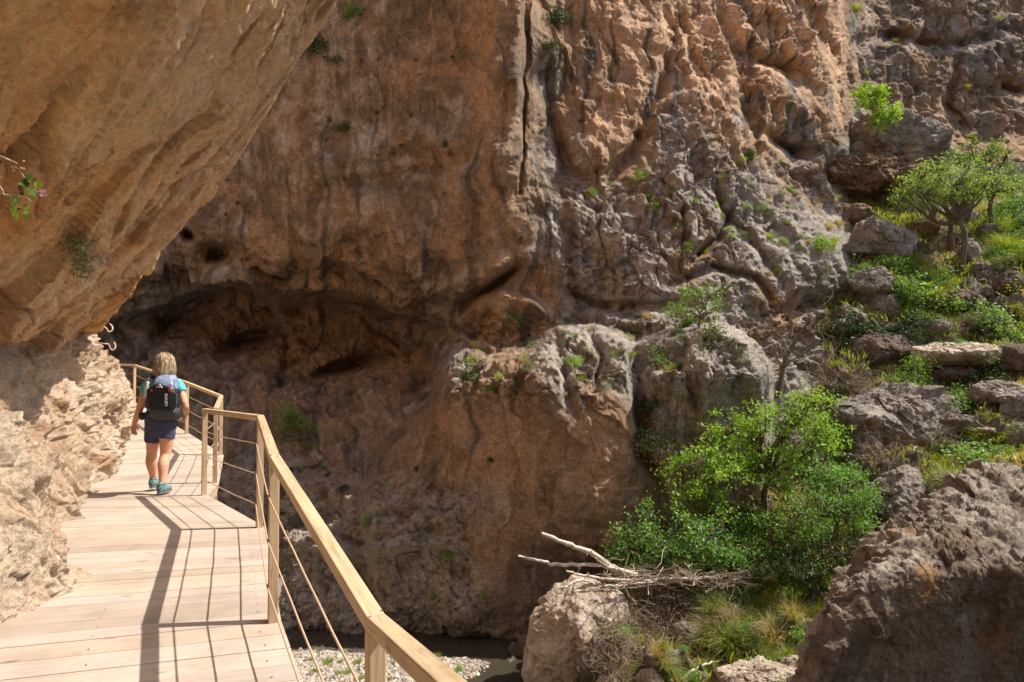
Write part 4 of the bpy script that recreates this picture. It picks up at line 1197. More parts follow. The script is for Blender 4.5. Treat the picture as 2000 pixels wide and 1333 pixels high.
# huge brown boulder, bottom right: lofted outline with real thickness
def huge_boulder():
    X = [1545, 1600, 1665, 1740, 1800, 1865, 1910, 1960, 2005, 2090, 2300, 2500]
    back = [(1556, 1420, 9.2), (1606, 1215, 9.4), (1668, 1122, 9.8), (1742, 1045, 10.3), (1802, 1002, 10.8), (1866, 958, 11.2), (1908, 924, 11.5), (1962, 916, 11.6), (2004, 950, 11.4), (2090, 920, 11.6), (2300, 880, 11.8), (2500, 900, 12)]
    ridge = [(1562, 1440, 8.4), (1612, 1235, 8.5), (1680, 1150, 8.6), (1756, 1108, 8.7), (1830, 1098, 8.8), (1880, 1088, 8.9), (1925, 1082, 9.0), (1970, 1090, 9.0), (2010, 1100, 9.0), (2090, 1090, 9.0), (2300, 1080, 9.0), (2500, 1080, 9.2)]
    rows = []
    B = [at(*p) for p in back]; R = [at(*p) for p in ridge]
    rows.append([b_ + np.array([.3, 2.2, -4.5]) for b_ in B])
    rows.append([b_ + np.array([.15, 1.0, -1.2]) for b_ in B])
    rows.append(B)
    rows.append([b_ * .55 + r * .45 + np.array([0, 0, .10 if 3 < i < 9 else .03]) for i, (b_, r) in enumerate(zip(B, R))])
    rows.append(R)
    rows.append([r + np.array([0.02, -.12, -.35]) for r in R])
    rows.append([r + np.array([.0, .10, -1.2]) for r in R])
    rows.append([r + np.array([-.1, .05, -2.4]) for r in R])
    rows.append([r + np.array([-.2, .3, -6.0]) for r in R])
    A = np.array(rows)
    # close the left end
    endc = A[:, 0:1].mean(0, keepdims=True)
    G = catmull(catmull(A, np.concatenate([np.linspace(0, 1.6, 24, endpoint=False), np.linspace(1.6, 7, 300, endpoint=False), np.linspace(7, 8, 20)]), 0), 460, 1)
    n = grid_normals(G).reshape(-1, 3)
    if n[:, 1].mean() > 0: n = -n
    P = G.reshape(-1, 3)
    W = P + .2 * np.stack([fbm(P * 1.1, 3, 401), fbm(P * 1.1, 3, 402), fbm(P * 1.1, 3, 403)], -1)
    f1, f2, v = worley(W * 1.5, 404); g1, g2, v2 = worley(W * 4, 405)
    rowi = np.repeat(np.concatenate([np.linspace(0, 1.6, 24, endpoint=False), np.linspace(1.6, 7, 300, endpoint=False), np.linspace(7, 8, 20)]), 460)
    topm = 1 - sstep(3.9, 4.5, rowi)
    d = .16 * fbm(P * .8, 3, 406) + .05 * fbm(P * 2.5, 4, 409) + topm * (.17 * (ridged(W * 1.7, 5, 407) - .4) + .10 * (v - .5) * sstep(0, .15, f2 - f1) + .05 * (v2 - .5)) + (1 - topm) * (.08 * (ridged(W * 1.2, 4, 408) - .5) + .05 * (v - .5) * sstep(0, .1, f2 - f1)) + .018 * fbm(P * 11, 4, 410)
    h1, q1 = facets(W * np.array([.8, .8, 1]), 421, 1.0); h2, q2 = facets(W * 2.2, 422, 1.2); h3, q3 = facets(W * 6, 423, 1.2)
    d = d * .75 + (.03 + .07 * topm) * h1 + (.015 + .04 * topm) * h2 + (.01 + .02 * topm) * h3 + (.02 + .05 * topm) * (ridged(W * 5, 4, 424) - .5)
    V = P + n * d[:, None]
    brown = np.array([.24, .175, .12]); gr = np.array([.46, .40, .33]); dk = np.array([.12, .08, .055]); orr = np.array([.42, .22, .07])
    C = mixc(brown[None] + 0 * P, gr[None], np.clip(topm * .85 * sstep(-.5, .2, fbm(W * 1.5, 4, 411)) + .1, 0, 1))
    C = mixc(C, (brown * .75)[None], sstep(-.1, .4, fbm(W * 1.0, 4, 412)) * .7)
    C = mixc(C, dk[None], sstep(.15, .45, fbm(W * np.array([2.2, 1, .5]), 4, 413)) * .65 * (1 - topm * .5))
    C = mixc(C, gr[None] * 1.25, sstep(.28, .5, fbm(W * 5, 4, 414)) * .6)
    C = mixc(C, orr[None], sstep(.30, .48, fbm(W * 1.3, 4, 415)) * .55)
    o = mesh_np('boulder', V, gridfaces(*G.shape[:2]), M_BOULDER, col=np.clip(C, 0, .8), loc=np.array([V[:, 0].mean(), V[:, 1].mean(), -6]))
    return tag(o, 'huge brown boulder filling the bottom right corner', 'rock')
hb = huge_boulder()

# small stones and half buried blocks strewn over the slope: six shapes, many copies
def strew():
    r = random.Random(23); protos = []
    for k in range(6):
        o = boulder('rock', (0, 0, 0), (.5, .45, .36), 'x', 500 + k, ('grey', 'dark', 'grey', 'pale', 'brown', 'grey')[k], planes=12)
        protos.append(o)
    spots = []
    for (x0, y0, x1, y1, n, a, b_) in ((1600, 620, 2000, 940, 46, 12, 40), (1660, 440, 2000, 640, 34, 10, 34), (1200, 1225, 1600, 1340, 30, 8, 30), (1440, 1120, 1620, 1230, 8, 12, 26)):
        for _ in range(n): spots.append((r.uniform(x0, x1), r.uniform(y0, y1), a + (b_ - a) * r.random() ** 2))
    first = set()
    for i, (px, py, w) in enumerate(spots):
        h = hit(px, py, 'slope')
        if h is None: continue
        k = r.randrange(6); o = protos[k] if k not in first else protos[k].copy()
        if k in first: COL.objects.link(o)
        first.add(k)
        s = w / ppm(h[0]); o.location = h[0] - np.array([0, 0, s * .08]); o.scale = (s * r.uniform(.8, 1.4), s, s * r.uniform(.6, 1.1)); o.rotation_euler = (r.uniform(-.4, .4), r.uniform(-.4, .4), r.uniform(0, 6))
        tag(o, 'small stone half buried among the weeds of the hillside', 'rock', 'small stones strewn over the hillside')
    for k in range(6):
        if k not in first: bpy.data.objects.remove(protos[k])
strew()
T_BOULD[0] = bvh_of([hb])
# ------------------------------------------------------------------ leaves, limbs, trees
M_BARK = plain_mat('grey_brown_bark', (0.14, 0.105, 0.075), rough=0.95, noise=.4, scale=14, bump=.5, stretch=(1, 1, .3))
M_BARK_PALE = plain_mat('bleached_dead_wood', (0.50, 0.43, 0.36), rough=0.85, noise=.28, scale=10, bump=.5, stretch=(1, 1, 1))
M_TWIG = plain_mat('dry_twigs', (0.27, 0.20, 0.14), rough=0.9, noise=.35, scale=4)
LEAF = {
 'bright': leaf_mat('bright_spring_leaves', (0.24, 0.40, 0.055), (0.13, 0.26, 0.035)),
 'mid': leaf_mat('mid_green_leaves', (0.16, 0.29, 0.06), (0.08, 0.16, 0.035)),
 'blue': leaf_mat('blue_green_leaves', (0.16, 0.32, 0.085), (0.08, 0.18, 0.05)),
 'olive': leaf_mat('olive_grey_leaves', (0.17, 0.20, 0.09), (0.08, 0.105, 0.05), trans=.3),
 'dark': leaf_mat('dark_evergreen_leaves', (0.040, 0.080, 0.022), (0.018, 0.040, 0.012), trans=.3),
 'pale': leaf_mat('pale_green_leaves', (0.25, 0.37, 0.11), (0.11, 0.18, 0.055)),
 'grass': leaf_mat('fresh_grass_blades', (0.28, 0.34, 0.07), (0.17, 0.22, 0.04)),
 'straw': leaf_mat('dry_straw_blades', (0.46, 0.38, 0.18), (0.30, 0.22, 0.10), trans=.35),
 'yellow': leaf_mat('yellow_flowering_broom', (0.30, 0.30, 0.03), (0.10, 0.16, 0.02)),
 'silver': leaf_mat('silver_flower_heads', (0.42, 0.44, 0.33), (0.16, 0.19, 0.10), trans=.25),
}
def leaf_quads(C, size, rng, up=0.35, asp=0.55, spread=None):
    """one bent diamond per centre: two triangles sharing the midrib as a quad"""
    n = len(C)
    a = rng.normal(size=(n, 3)); a[:, 2] -= 0.2; a /= np.linalg.norm(a, axis=1, keepdims=True)
    nn = rng.normal(size=(n, 3)); nn[:, 2] = np.abs(nn[:, 2]) + up * 2
    b = np.cross(nn, a); b /= np.linalg.norm(b, axis=1, keepdims=True) + 1e-9
    s = (size * rng.uniform(.6, 1.35, n))[:, None]
    V = np.stack([C - a * s * .5, C + b * s * asp * .5 + a * s * .05, C + a * s * .5 + np.array([0, 0, -.12]) * s, C - b * s * asp * .5 + a * s * .05], 1)
    return V.reshape(-1, 3)
def tube_np(P, R, k=5):
    P = np.asarray(P, float); n = len(P)
    T = np.gradient(P, axis=0); T /= np.linalg.norm(T, axis=1, keepdims=True) + 1e-9
    a = np.cross(T, np.array([0.31, 0.9, 0.2])); a /= np.linalg.norm(a, axis=1, keepdims=True) + 1e-9
    b = np.cross(T, a)
    w = np.arange(k) * 2 * PI / k
    V = P[:, None, :] + np.asarray(R)[:, None, None] * (np.cos(w)[None, :, None] * a[:, None, :] + np.sin(w)[None, :, None] * b[:, None, :])
    i = np.arange(n * k).reshape(n, k); j = np.roll(i, -1, 1)
    F = np.stack([i[:-1], j[:-1], j[1:], i[1:]], -1).reshape(-1, 4)
    return V.reshape(-1, 3), F
class QB:
    def __init__(s): s.V = []; s.F = []; s.n = 0; s.T = []
    def add(s, V, F, t=None):
        s.V.append(V); s.F.append(np.asarray(F) + s.n); s.n += len(V)
        s.T.append(np.full(len(V), .5) if t is None else np.broadcast_to(t, (len(V),)))
    def leaves(s, C, size, rng, tint, **kw):
        V = leaf_quads(C, size, rng, **kw); n = len(C)
        s.add(V, np.arange(4 * n).reshape(n, 4), np.repeat(tint, 4))
    def build(s, name, mat, parent=None, loc=None, smooth=False, mats=None, idx=None):
        V = np.concatenate(s.V); T = np.clip(np.concatenate(s.T), 0, 1)
        return mesh_np(name, V, np.concatenate(s.F), mat, parent, smooth=smooth, col=np.stack([T, T, T], -1), loc=loc)
def bent(p, q, rng, n=7, wob=.12):
    t = np.linspace(0, 1, n)[:, None]; L = np.linalg.norm(q - p)
    o = rng.normal(size=(3,)) * wob * L; o2 = rng.normal(size=(3,)) * wob * L * .5
    return p + (q - p) * t + o * np.sin(PI * t) + o2 * np.sin(2 * PI * t)

def tree_at(name, base, crowns, leaf, size, dens, label, cat='tree', group=None, seed=1, trunk_r=.09, lean=None, bark=None, clump=.34, stems=1, fork=.45, twiggy=0):
    """base: world foot. crowns: list of (centre, (rx, ry, rz)) in world. One crown mesh and one trunk-and-limbs mesh under an Empty."""
    rng = np.random.default_rng(seed)
    base = np.asarray(base, float)
    e = empty(name, base, label, cat, group)
    size = size * .86; dens = dens * 1.4
    q = QB(); tb = QB()
    allc = np.mean([c for c, r in crowns], axis=0)
    for st in range(stems):
        bb = base + rng.normal(size=3) * np.array([.12, .12, 0]) * (stems > 1)
        top = base + (allc - base) * fork + rng.normal(size=3) * .12 * (stems > 1) * np.linalg.norm(allc - base)
        if st == 0 and lean is not None: top = np.asarray(lean, float)
        pts = bent(bb - np.array([0, 0, .25]), top, rng, 9, .07)
        V, F = tube_np(pts, np.linspace(trunk_r, trunk_r * .62, 9) / math.sqrt(stems) * np.array([1.35] + [1.0] * 8), 8); tb.add(V, F)
    for (c, r) in crowns:
        c = np.asarray(c, float); r = np.asarray(r, float)
        vol = r[0] * r[1] * r[2]
        nc = max(5, int(2.6 * (r[0] * r[2] + r[0] * r[1]) / (clump * clump)))
        d = rng.normal(size=(nc, 3)); d /= np.linalg.norm(d, axis=1, keepdims=True)
        rad = rng.uniform(.25, 1.0, nc) ** .5
        K = c + d * r * rad[:, None] * (1 + .18 * rng.normal(size=(nc, 1)))
        # main boughs
        hubs = [c + rng.normal(size=3) * r * .33 for _ in range(max(3, nc // 9))]
        for h in hubs:
            s0 = top + rng.normal(size=3) * .03
            V, F = tube_np(bent(s0, h, rng, 7, .10), np.linspace(trunk_r * .5, trunk_r * .2, 7), 6); tb.add(V, F)
        hubs = np.array(hubs)
        for k in K:
            h = hubs[np.argmin(((hubs - k) ** 2).sum(1))]
            V, F = tube_np(bent(h, k, rng, 5, .12), np.linspace(trunk_r * .17 + .004, .004, 5), 4); tb.add(V, F)
            for _ in range(twiggy):
                V, F = tube_np(bent(k, k + rng.normal(size=3) * clump * 1.2, rng, 4, .15), np.linspace(.006, .002, 4), 3); tb.add(V, F)
            n = int(dens * rng.uniform(.45, 1.4))
            if n < 1: continue
            off = rng.normal(size=(n, 3)); off *= (clump * rng.uniform(.5, 1.15)) * np.array([.62, .62, .42])
            tint = np.clip(rng.normal(.5, .14) + rng.normal(0, .12, n), 0, 1)
            q.leaves(k + off, size, rng, tint)
            # drooping spray towards the outside
            m = n // 4
            if m:
                dr = (k - c) / (np.linalg.norm(k - c) + 1e-6)
                t = rng.uniform(0, 1, m)[:, None]
                q.leaves(k + dr * t * clump * 1.6 + rng.normal(size=(m, 3)) * .045, size, rng, np.full(m, rng.uniform(.4, .8)))
    tb.build('trunk', bark or M_BARK, e, loc=base, smooth=True)
    if q.n: q.build('crown', leaf, e, loc=base)
    return e
def C_(px, py, d, rx, rz, ry=None):
    """crown lobe centred on a picture point at distance d, radii given in picture px"""
    k = d / FPX
    return (at(px, py, d), (rx * k, (ry if ry else rx) * k * .8, rz * k))

G_T = 'leafy trees growing on the gorge side'
trees = [
 # name, foot(px,py,tree), crowns [(px,py,rx,ry)], leaf, size, dens, trunk_r, label, opts
 ('broadleaf_tree', (1882, 530), [(1862, 348, 76, 34), (1800, 380, 58, 26), (1925, 362, 50, 30), (1860, 385, 60, 16)], 'pale', .10, 26, .13, 'rounded pale green tree with a forked dark trunk, high on the slope at upper right', dict(lean=(1872, 430), dd=0)),
 ('broadleaf_tree', (1938, 448), [(1900, 300, 50, 26), (1945, 320, 34, 28), (1962, 362, 40, 26)], 'mid', .12, 14, .12, 'thin crowned tree with bare twigs, just behind the rounded pale green tree', dict(twiggy=3)),
 ('small_tree', (1712, 250), [(1698, 190, 36, 24), (1728, 215, 28, 24), (1742, 232, 16, 18)], 'bright', .15, 30, .07, 'bright green bushy tree on top of the grey rock outcrop at upper right', dict()),
 ('small_tree', (1770, 372), [(1742, 350, 34, 26), (1722, 326, 18, 16)], 'pale', .12, 22, .06, 'straggly pale green tree at the left edge of the high grassy shelf', dict()),
 ('small_tree', (1367, 642), [(1372, 582, 46, 26), (1330, 606, 34, 14), (1405, 600, 22, 16)], 'mid', .085, 20, .05, 'small open tree growing on top of the grey rock bulge in the middle', dict(twiggy=1)),
 ('broadleaf_tree', (1480, 1010), [(1445, 848, 66, 38), (1540, 812, 62, 32), (1575, 872, 70, 38), (1478, 905, 56, 32), (1592, 785, 40, 20), (1520, 940, 40, 22)], 'bright', .105, 34, .12, 'largest bright green tree with drooping sprays against the shaded brown wall', dict(dd=-.9)),
 ('broadleaf_tree', (1400, 1090), [(1370, 905, 58, 30), (1338, 958, 46, 28), (1425, 925, 40, 32), (1398, 980, 44, 20)], 'bright', .105, 34, .10, 'yellow green tree in front of the brown wall, left of the largest bright tree', dict(dd=-1.0)),
 ('broadleaf_tree', (1655, 1100), [(1640, 950, 62, 44), (1665, 995, 48, 44), (1600, 985, 46, 36), (1612, 925, 36, 26)], 'blue', .075, 46, .09, 'fine leaved dense green tree beside the grey crags, right of the largest bright tree', dict(stems=3, dd=-.8)),
 ('broadleaf_tree', (1290, 1125), [(1248, 1040, 42, 38), (1215, 1072, 30, 26), (1305, 1070, 40, 34), (1262, 1004, 24, 22), (1265, 1100, 40, 18)], 'blue', .10, 34, .07, 'cool green tree above the driftwood pile, its left sprays over the pale boulder', dict(stems=2, dd=-1.5)),
 ('broadleaf_tree', (1400, 1140), [(1380, 1040, 52, 42), (1420, 1075, 46, 38), (1345, 1030, 30, 32), (1350, 1085, 46, 30)], 'blue', .10, 32, .08, 'cool green tree behind the driftwood pile, between two other trees', dict(stems=2, dd=-1.2)),
 ('broadleaf_tree', (1540, 1150), [(1500, 1020, 52, 36), (1560, 1010, 52, 36), (1525, 1065, 62, 38), (1470, 1060, 40, 34)], 'mid', .085, 34, .09, 'shaded mid green tree low between the bright tree and the grass clumps', dict(stems=2)),
 ('broadleaf_tree', (1600, 1190), [(1580, 1100, 60, 38), (1630, 1075, 48, 40), (1540, 1110, 40, 28)], 'dark', .08, 32, .08, 'dark green shrubby tree in shade left of the huge brown boulder', dict(stems=3)),
 ('small_tree', (1786, 812), [(1785, 735, 36, 34), (1800, 705, 22, 20), (1765, 752, 24, 20)], 'mid', .08, 22, .035, 'slender young tree with open crown standing in front of the grey slab', dict(stems=2)),
 ('small_tree', (600, 880), [(572, 818, 34, 26), (552, 842, 20, 18), (592, 836, 22, 18)], 'mid', .09, 26, .05, 'lone small tree in the deep shade behind the near handrail', dict(wall=True)),
 ('small_tree', (1630, 905), [(1600, 850, 46, 34), (1640, 870, 34, 30), (1655, 845, 20, 22)], 'mid', .10, 28, .06, 'mid green tree leaning on the left end of the grey slab', dict()),
]
for k, (nm, ft, crs, lf, sz, dn, tr, lab, op) in enumerate(trees):
    h = hit(*ft, tree='wall' if op.get('wall') else 'slope') or hit(*ft)
    f = h[0]
    if nm == 'small_tree' and ft[0] in (1367,): f = hit(*ft, tree='wall')[0]
    d = f[1]
    if ft == (1712, 250): d = 29.6; f = at(1712, 258, d)
    kk = {a: b for a, b in op.items() if a in ('stems', 'twiggy')}
    lean = at(*op['lean'], d) if 'lean' in op else None
    cr = [C_(px, py, d + op.get('dd', 0) - .25 * ((i * 7) % 3 - 1), rx, ry) for i, (px, py, rx, ry) in enumerate(crs)]
    t = tree_at(nm, f, cr, LEAF[lf], sz, dn, lab, 'tree', None, seed=200 + k, trunk_r=tr, lean=lean, clump=.30 if sz > .09 else .26, fork=.5, **kk)
# snapped trunk beside the pale tree
def dead_tree(name, pts_px, d, rads, label, cat, seed, bark=M_BARK, twigs=26, L=.6, parent_name='trunk'):
    rng = np.random.default_rng(seed)
    P = np.array([at(a, b, d) for a, b in pts_px]); P = catmull(P, 14)
    R = np.interp(np.linspace(0, 1, 14), np.linspace(0, 1, len(rads)), rads)
    e = empty(name, P[0], label, cat)
    q = QB(); V, F = tube_np(P, R, 8); q.add(V, F); q.build('trunk', bark, e, loc=P[0], smooth=True)
    if twigs:
        q = QB()
        for i in range(twigs):
            t = rng.uniform(.35, 1); j = int(t * 13); a = P[j]
            dr = rng.normal(size=3); dr[2] = abs(dr[2]) * .8 + .15; dr /= np.linalg.norm(dr)
            b = a + dr * L * rng.uniform(.4, 1.3); r0 = R[j] * .5
            pp = bent(a, b, rng, 6, .14); V, F = tube_np(pp, np.linspace(r0, .004, 6), 5); q.add(V, F)
            for _ in range(5):
                u = rng.integers(2, 6); c = pp[u] + (dr * .6 + rng.normal(size=3) * .6) * L * rng.uniform(.15, .5)
                V, F = tube_np(bent(pp[u], c, rng, 4, .2), np.linspace(r0 * .35 + .003, .002, 4), 4); q.add(V, F)
        q.build('branch', bark, e, loc=P[0], smooth=True)
    return e
d0 = hit(1860, 488, 'slope')[0][1]
dead_tree('dead_tree', [(1860, 492), (1857, 460), (1859, 425)], d0, [.13, .11, .09], 'snapped bare trunk standing beside the rounded pale green tree', 'dead tree', 5, twigs=0)
d0 = hit(1560, 800, 'slope')[0][1]
dead_tree('dead_tree', [(1520, 778), (1526, 740), (1535, 700), (1560, 655), (1578, 630)], d0 - 1.3, [.10, .08, .06, .045, .02], 'leafless dark tree leaning in front of the pale rock face right of centre', 'dead tree', 6, twigs=22, L=1.0)

# ------------------------------------------------------------------ shrubs and tufts: a few shapes, many copies
def shrub_mesh(seed, kind):
    """unit plant about 1 m wide, root at the origin; returns (foliage QB, stems QB or None, material)"""
    rng = np.random.default_rng(seed); q = QB(); s = QB()
    if kind in ('bush', 'olive', 'dark', 'bright', 'silver', 'yellow', 'blue'):
        nc = 26
        for _ in range(nc):
            d = rng.normal(size=3); d[2] = abs(d[2]); d /= np.linalg.norm(d)
            c = d * np.array([.46, .46, .52]) * rng.uniform(.35, 1)
            V, F = tube_np(bent(np.zeros(3), c, rng, 5, .1), np.linspace(.016, .005, 5), 4); s.add(V, F)
            n = rng.integers(26, 60)
            q.leaves(c + rng.normal(size=(n, 3)) * np.array([.10, .10, .08]), .062, rng, np.clip(rng.normal(.5, .15) + rng.normal(0, .12, n), 0, 1))
        mat = {'bush': 'mid', 'bright': 'bright', 'olive': 'olive', 'dark': 'dark', 'silver': 'silver', 'yellow': 'yellow', 'blue': 'blue'}[kind]
        return q, s, LEAF[mat]
    if kind in ('grass', 'straw'):
        n = 300
        r = rng.uniform(0, 1, n) ** .6 * .26; w = rng.uniform(0, 2 * PI, n)
        base = np.stack([r * np.cos(w), r * np.sin(w), np.zeros(n)], -1)
        ln = rng.uniform(.35, .95, n)[:, None]
        dr = np.stack([np.cos(w) * r * 1.5 + rng.normal(0, .26, n), np.sin(w) * r * 1.5 + rng.normal(0, .26, n), np.ones(n)], -1)
        dr /= np.linalg.norm(dr, axis=1, keepdims=True)
        mid = base + dr * ln * .55; tip = base + dr * ln * .9 + np.stack([np.cos(w), np.sin(w), -.5 + 0 * w], -1) * ln * .28
        sd = np.cross(dr, rng.normal(size=(n, 3))); sd /= np.linalg.norm(sd, axis=1, keepdims=True); sd *= .0055
        V = np.stack([base - sd, base + sd, mid + sd * .8, mid - sd * .8, tip + sd * .12, tip - sd * .12], 1).reshape(-1, 3)
        i = np.arange(n)[:, None] * 6
        F = np.concatenate([i + np.array([[0, 1, 2, 3]]), i + np.array([[3, 2, 4, 5]])])
        q.add(V, F, np.repeat(np.clip(rng.normal(.5, .2, n), 0, 1), 6))
        return q, None, LEAF[kind]
    if kind == 'dry':
        for _ in range(46):
            d = rng.normal(size=3); d[2] = abs(d[2]) * .8; d /= np.linalg.norm(d)
            c = d * rng.uniform(.3, .62)
            pp = bent(np.zeros(3), c, rng, 5, .12); V, F = tube_np(pp, np.linspace(.009, .003, 5), 3); s.add(V, F)
            for _ in range(6):
                u = rng.integers(1, 5); V, F = tube_np(bent(pp[u], pp[u] + (d + rng.normal(size=3) * .8) * rng.uniform(.08, .25), rng, 4, .2), np.linspace(.004, .0015, 4), 3); s.add(V, F)
        return None, s, None
PROTO = {}
def plant(kind, loc, scale, label, seed=None, group=None, squash=1.0, up=None, name=None, rot=None):
    v = (seed or 0) % 3
    key = (kind, v)
    if key not in PROTO:
        q, s, mt = shrub_mesh(300 + v * 11 + hash_name(kind), kind)
        fol = q.build('foliage', mt) if q else None
        stm = s.build('stem', M_TWIG, smooth=True) if s else None
        PROTO[key] = [o.data for o in (fol, stm) if o is not None]
        for o in (fol, stm):
            if o is not None: bpy.data.objects.remove(o)
    mds = PROTO[key]
    nm = name or {'grass': 'grass_tuft', 'straw': 'dry_grass_tuft', 'dry': 'dry_shrub'}.get(kind, 'shrub')
    small = scale * ppm(loc) < 34
    rz = rot if rot is not None else (seed or 0) * 2.4
    rotm = Matrix.Rotation(rz, 4, 'Z')
    if up is not None:
        u = Vector(up).normalized() * .55 + Vector((0, 0, .75)); rotm = Vector((0, 0, 1)).rotation_difference(u).to_matrix().to_4x4() @ rotm
    M = Matrix.Translation(Vector([float(a) for a in loc])) @ rotm @ Matrix.Diagonal((scale, scale, scale * squash, 1))
    if small or len(mds) == 1:
        o = bpy.data.objects.new(nm, mds[0]); COL.objects.link(o); o.matrix_world = M
    else:
        o = bpy.data.objects.new(nm, None); COL.objects.link(o); o.matrix_world = M
        for md in mds:
            c = bpy.data.objects.new(md.name.split('.')[0], md); COL.objects.link(c); c.parent = o
    return tag(o, label, {'grass_tuft': 'grass tuft', 'dry_grass_tuft': 'grass tuft', 'dry_shrub': 'dry shrub', 'shrub': 'shrub'}.get(nm, nm.replace('_', ' ')), group)
def hash_name(s): return sum(ord(c) * (i + 3) for i, c in enumerate(s)) % 97
def plant_px(kind, px, py, wpx, label, tree='any', seed=None, group=None, squash=1.0, sink=.05, **kw):
    h = hit(px, py, tree)
    if h is None: return None
    loc = h[0] - h[1] * sink
    sc = wpx / ppm(loc)
    return plant(kind, loc, sc, label, seed if seed is not None else int(px * 7 + py), group, squash, up=h[1], **kw)

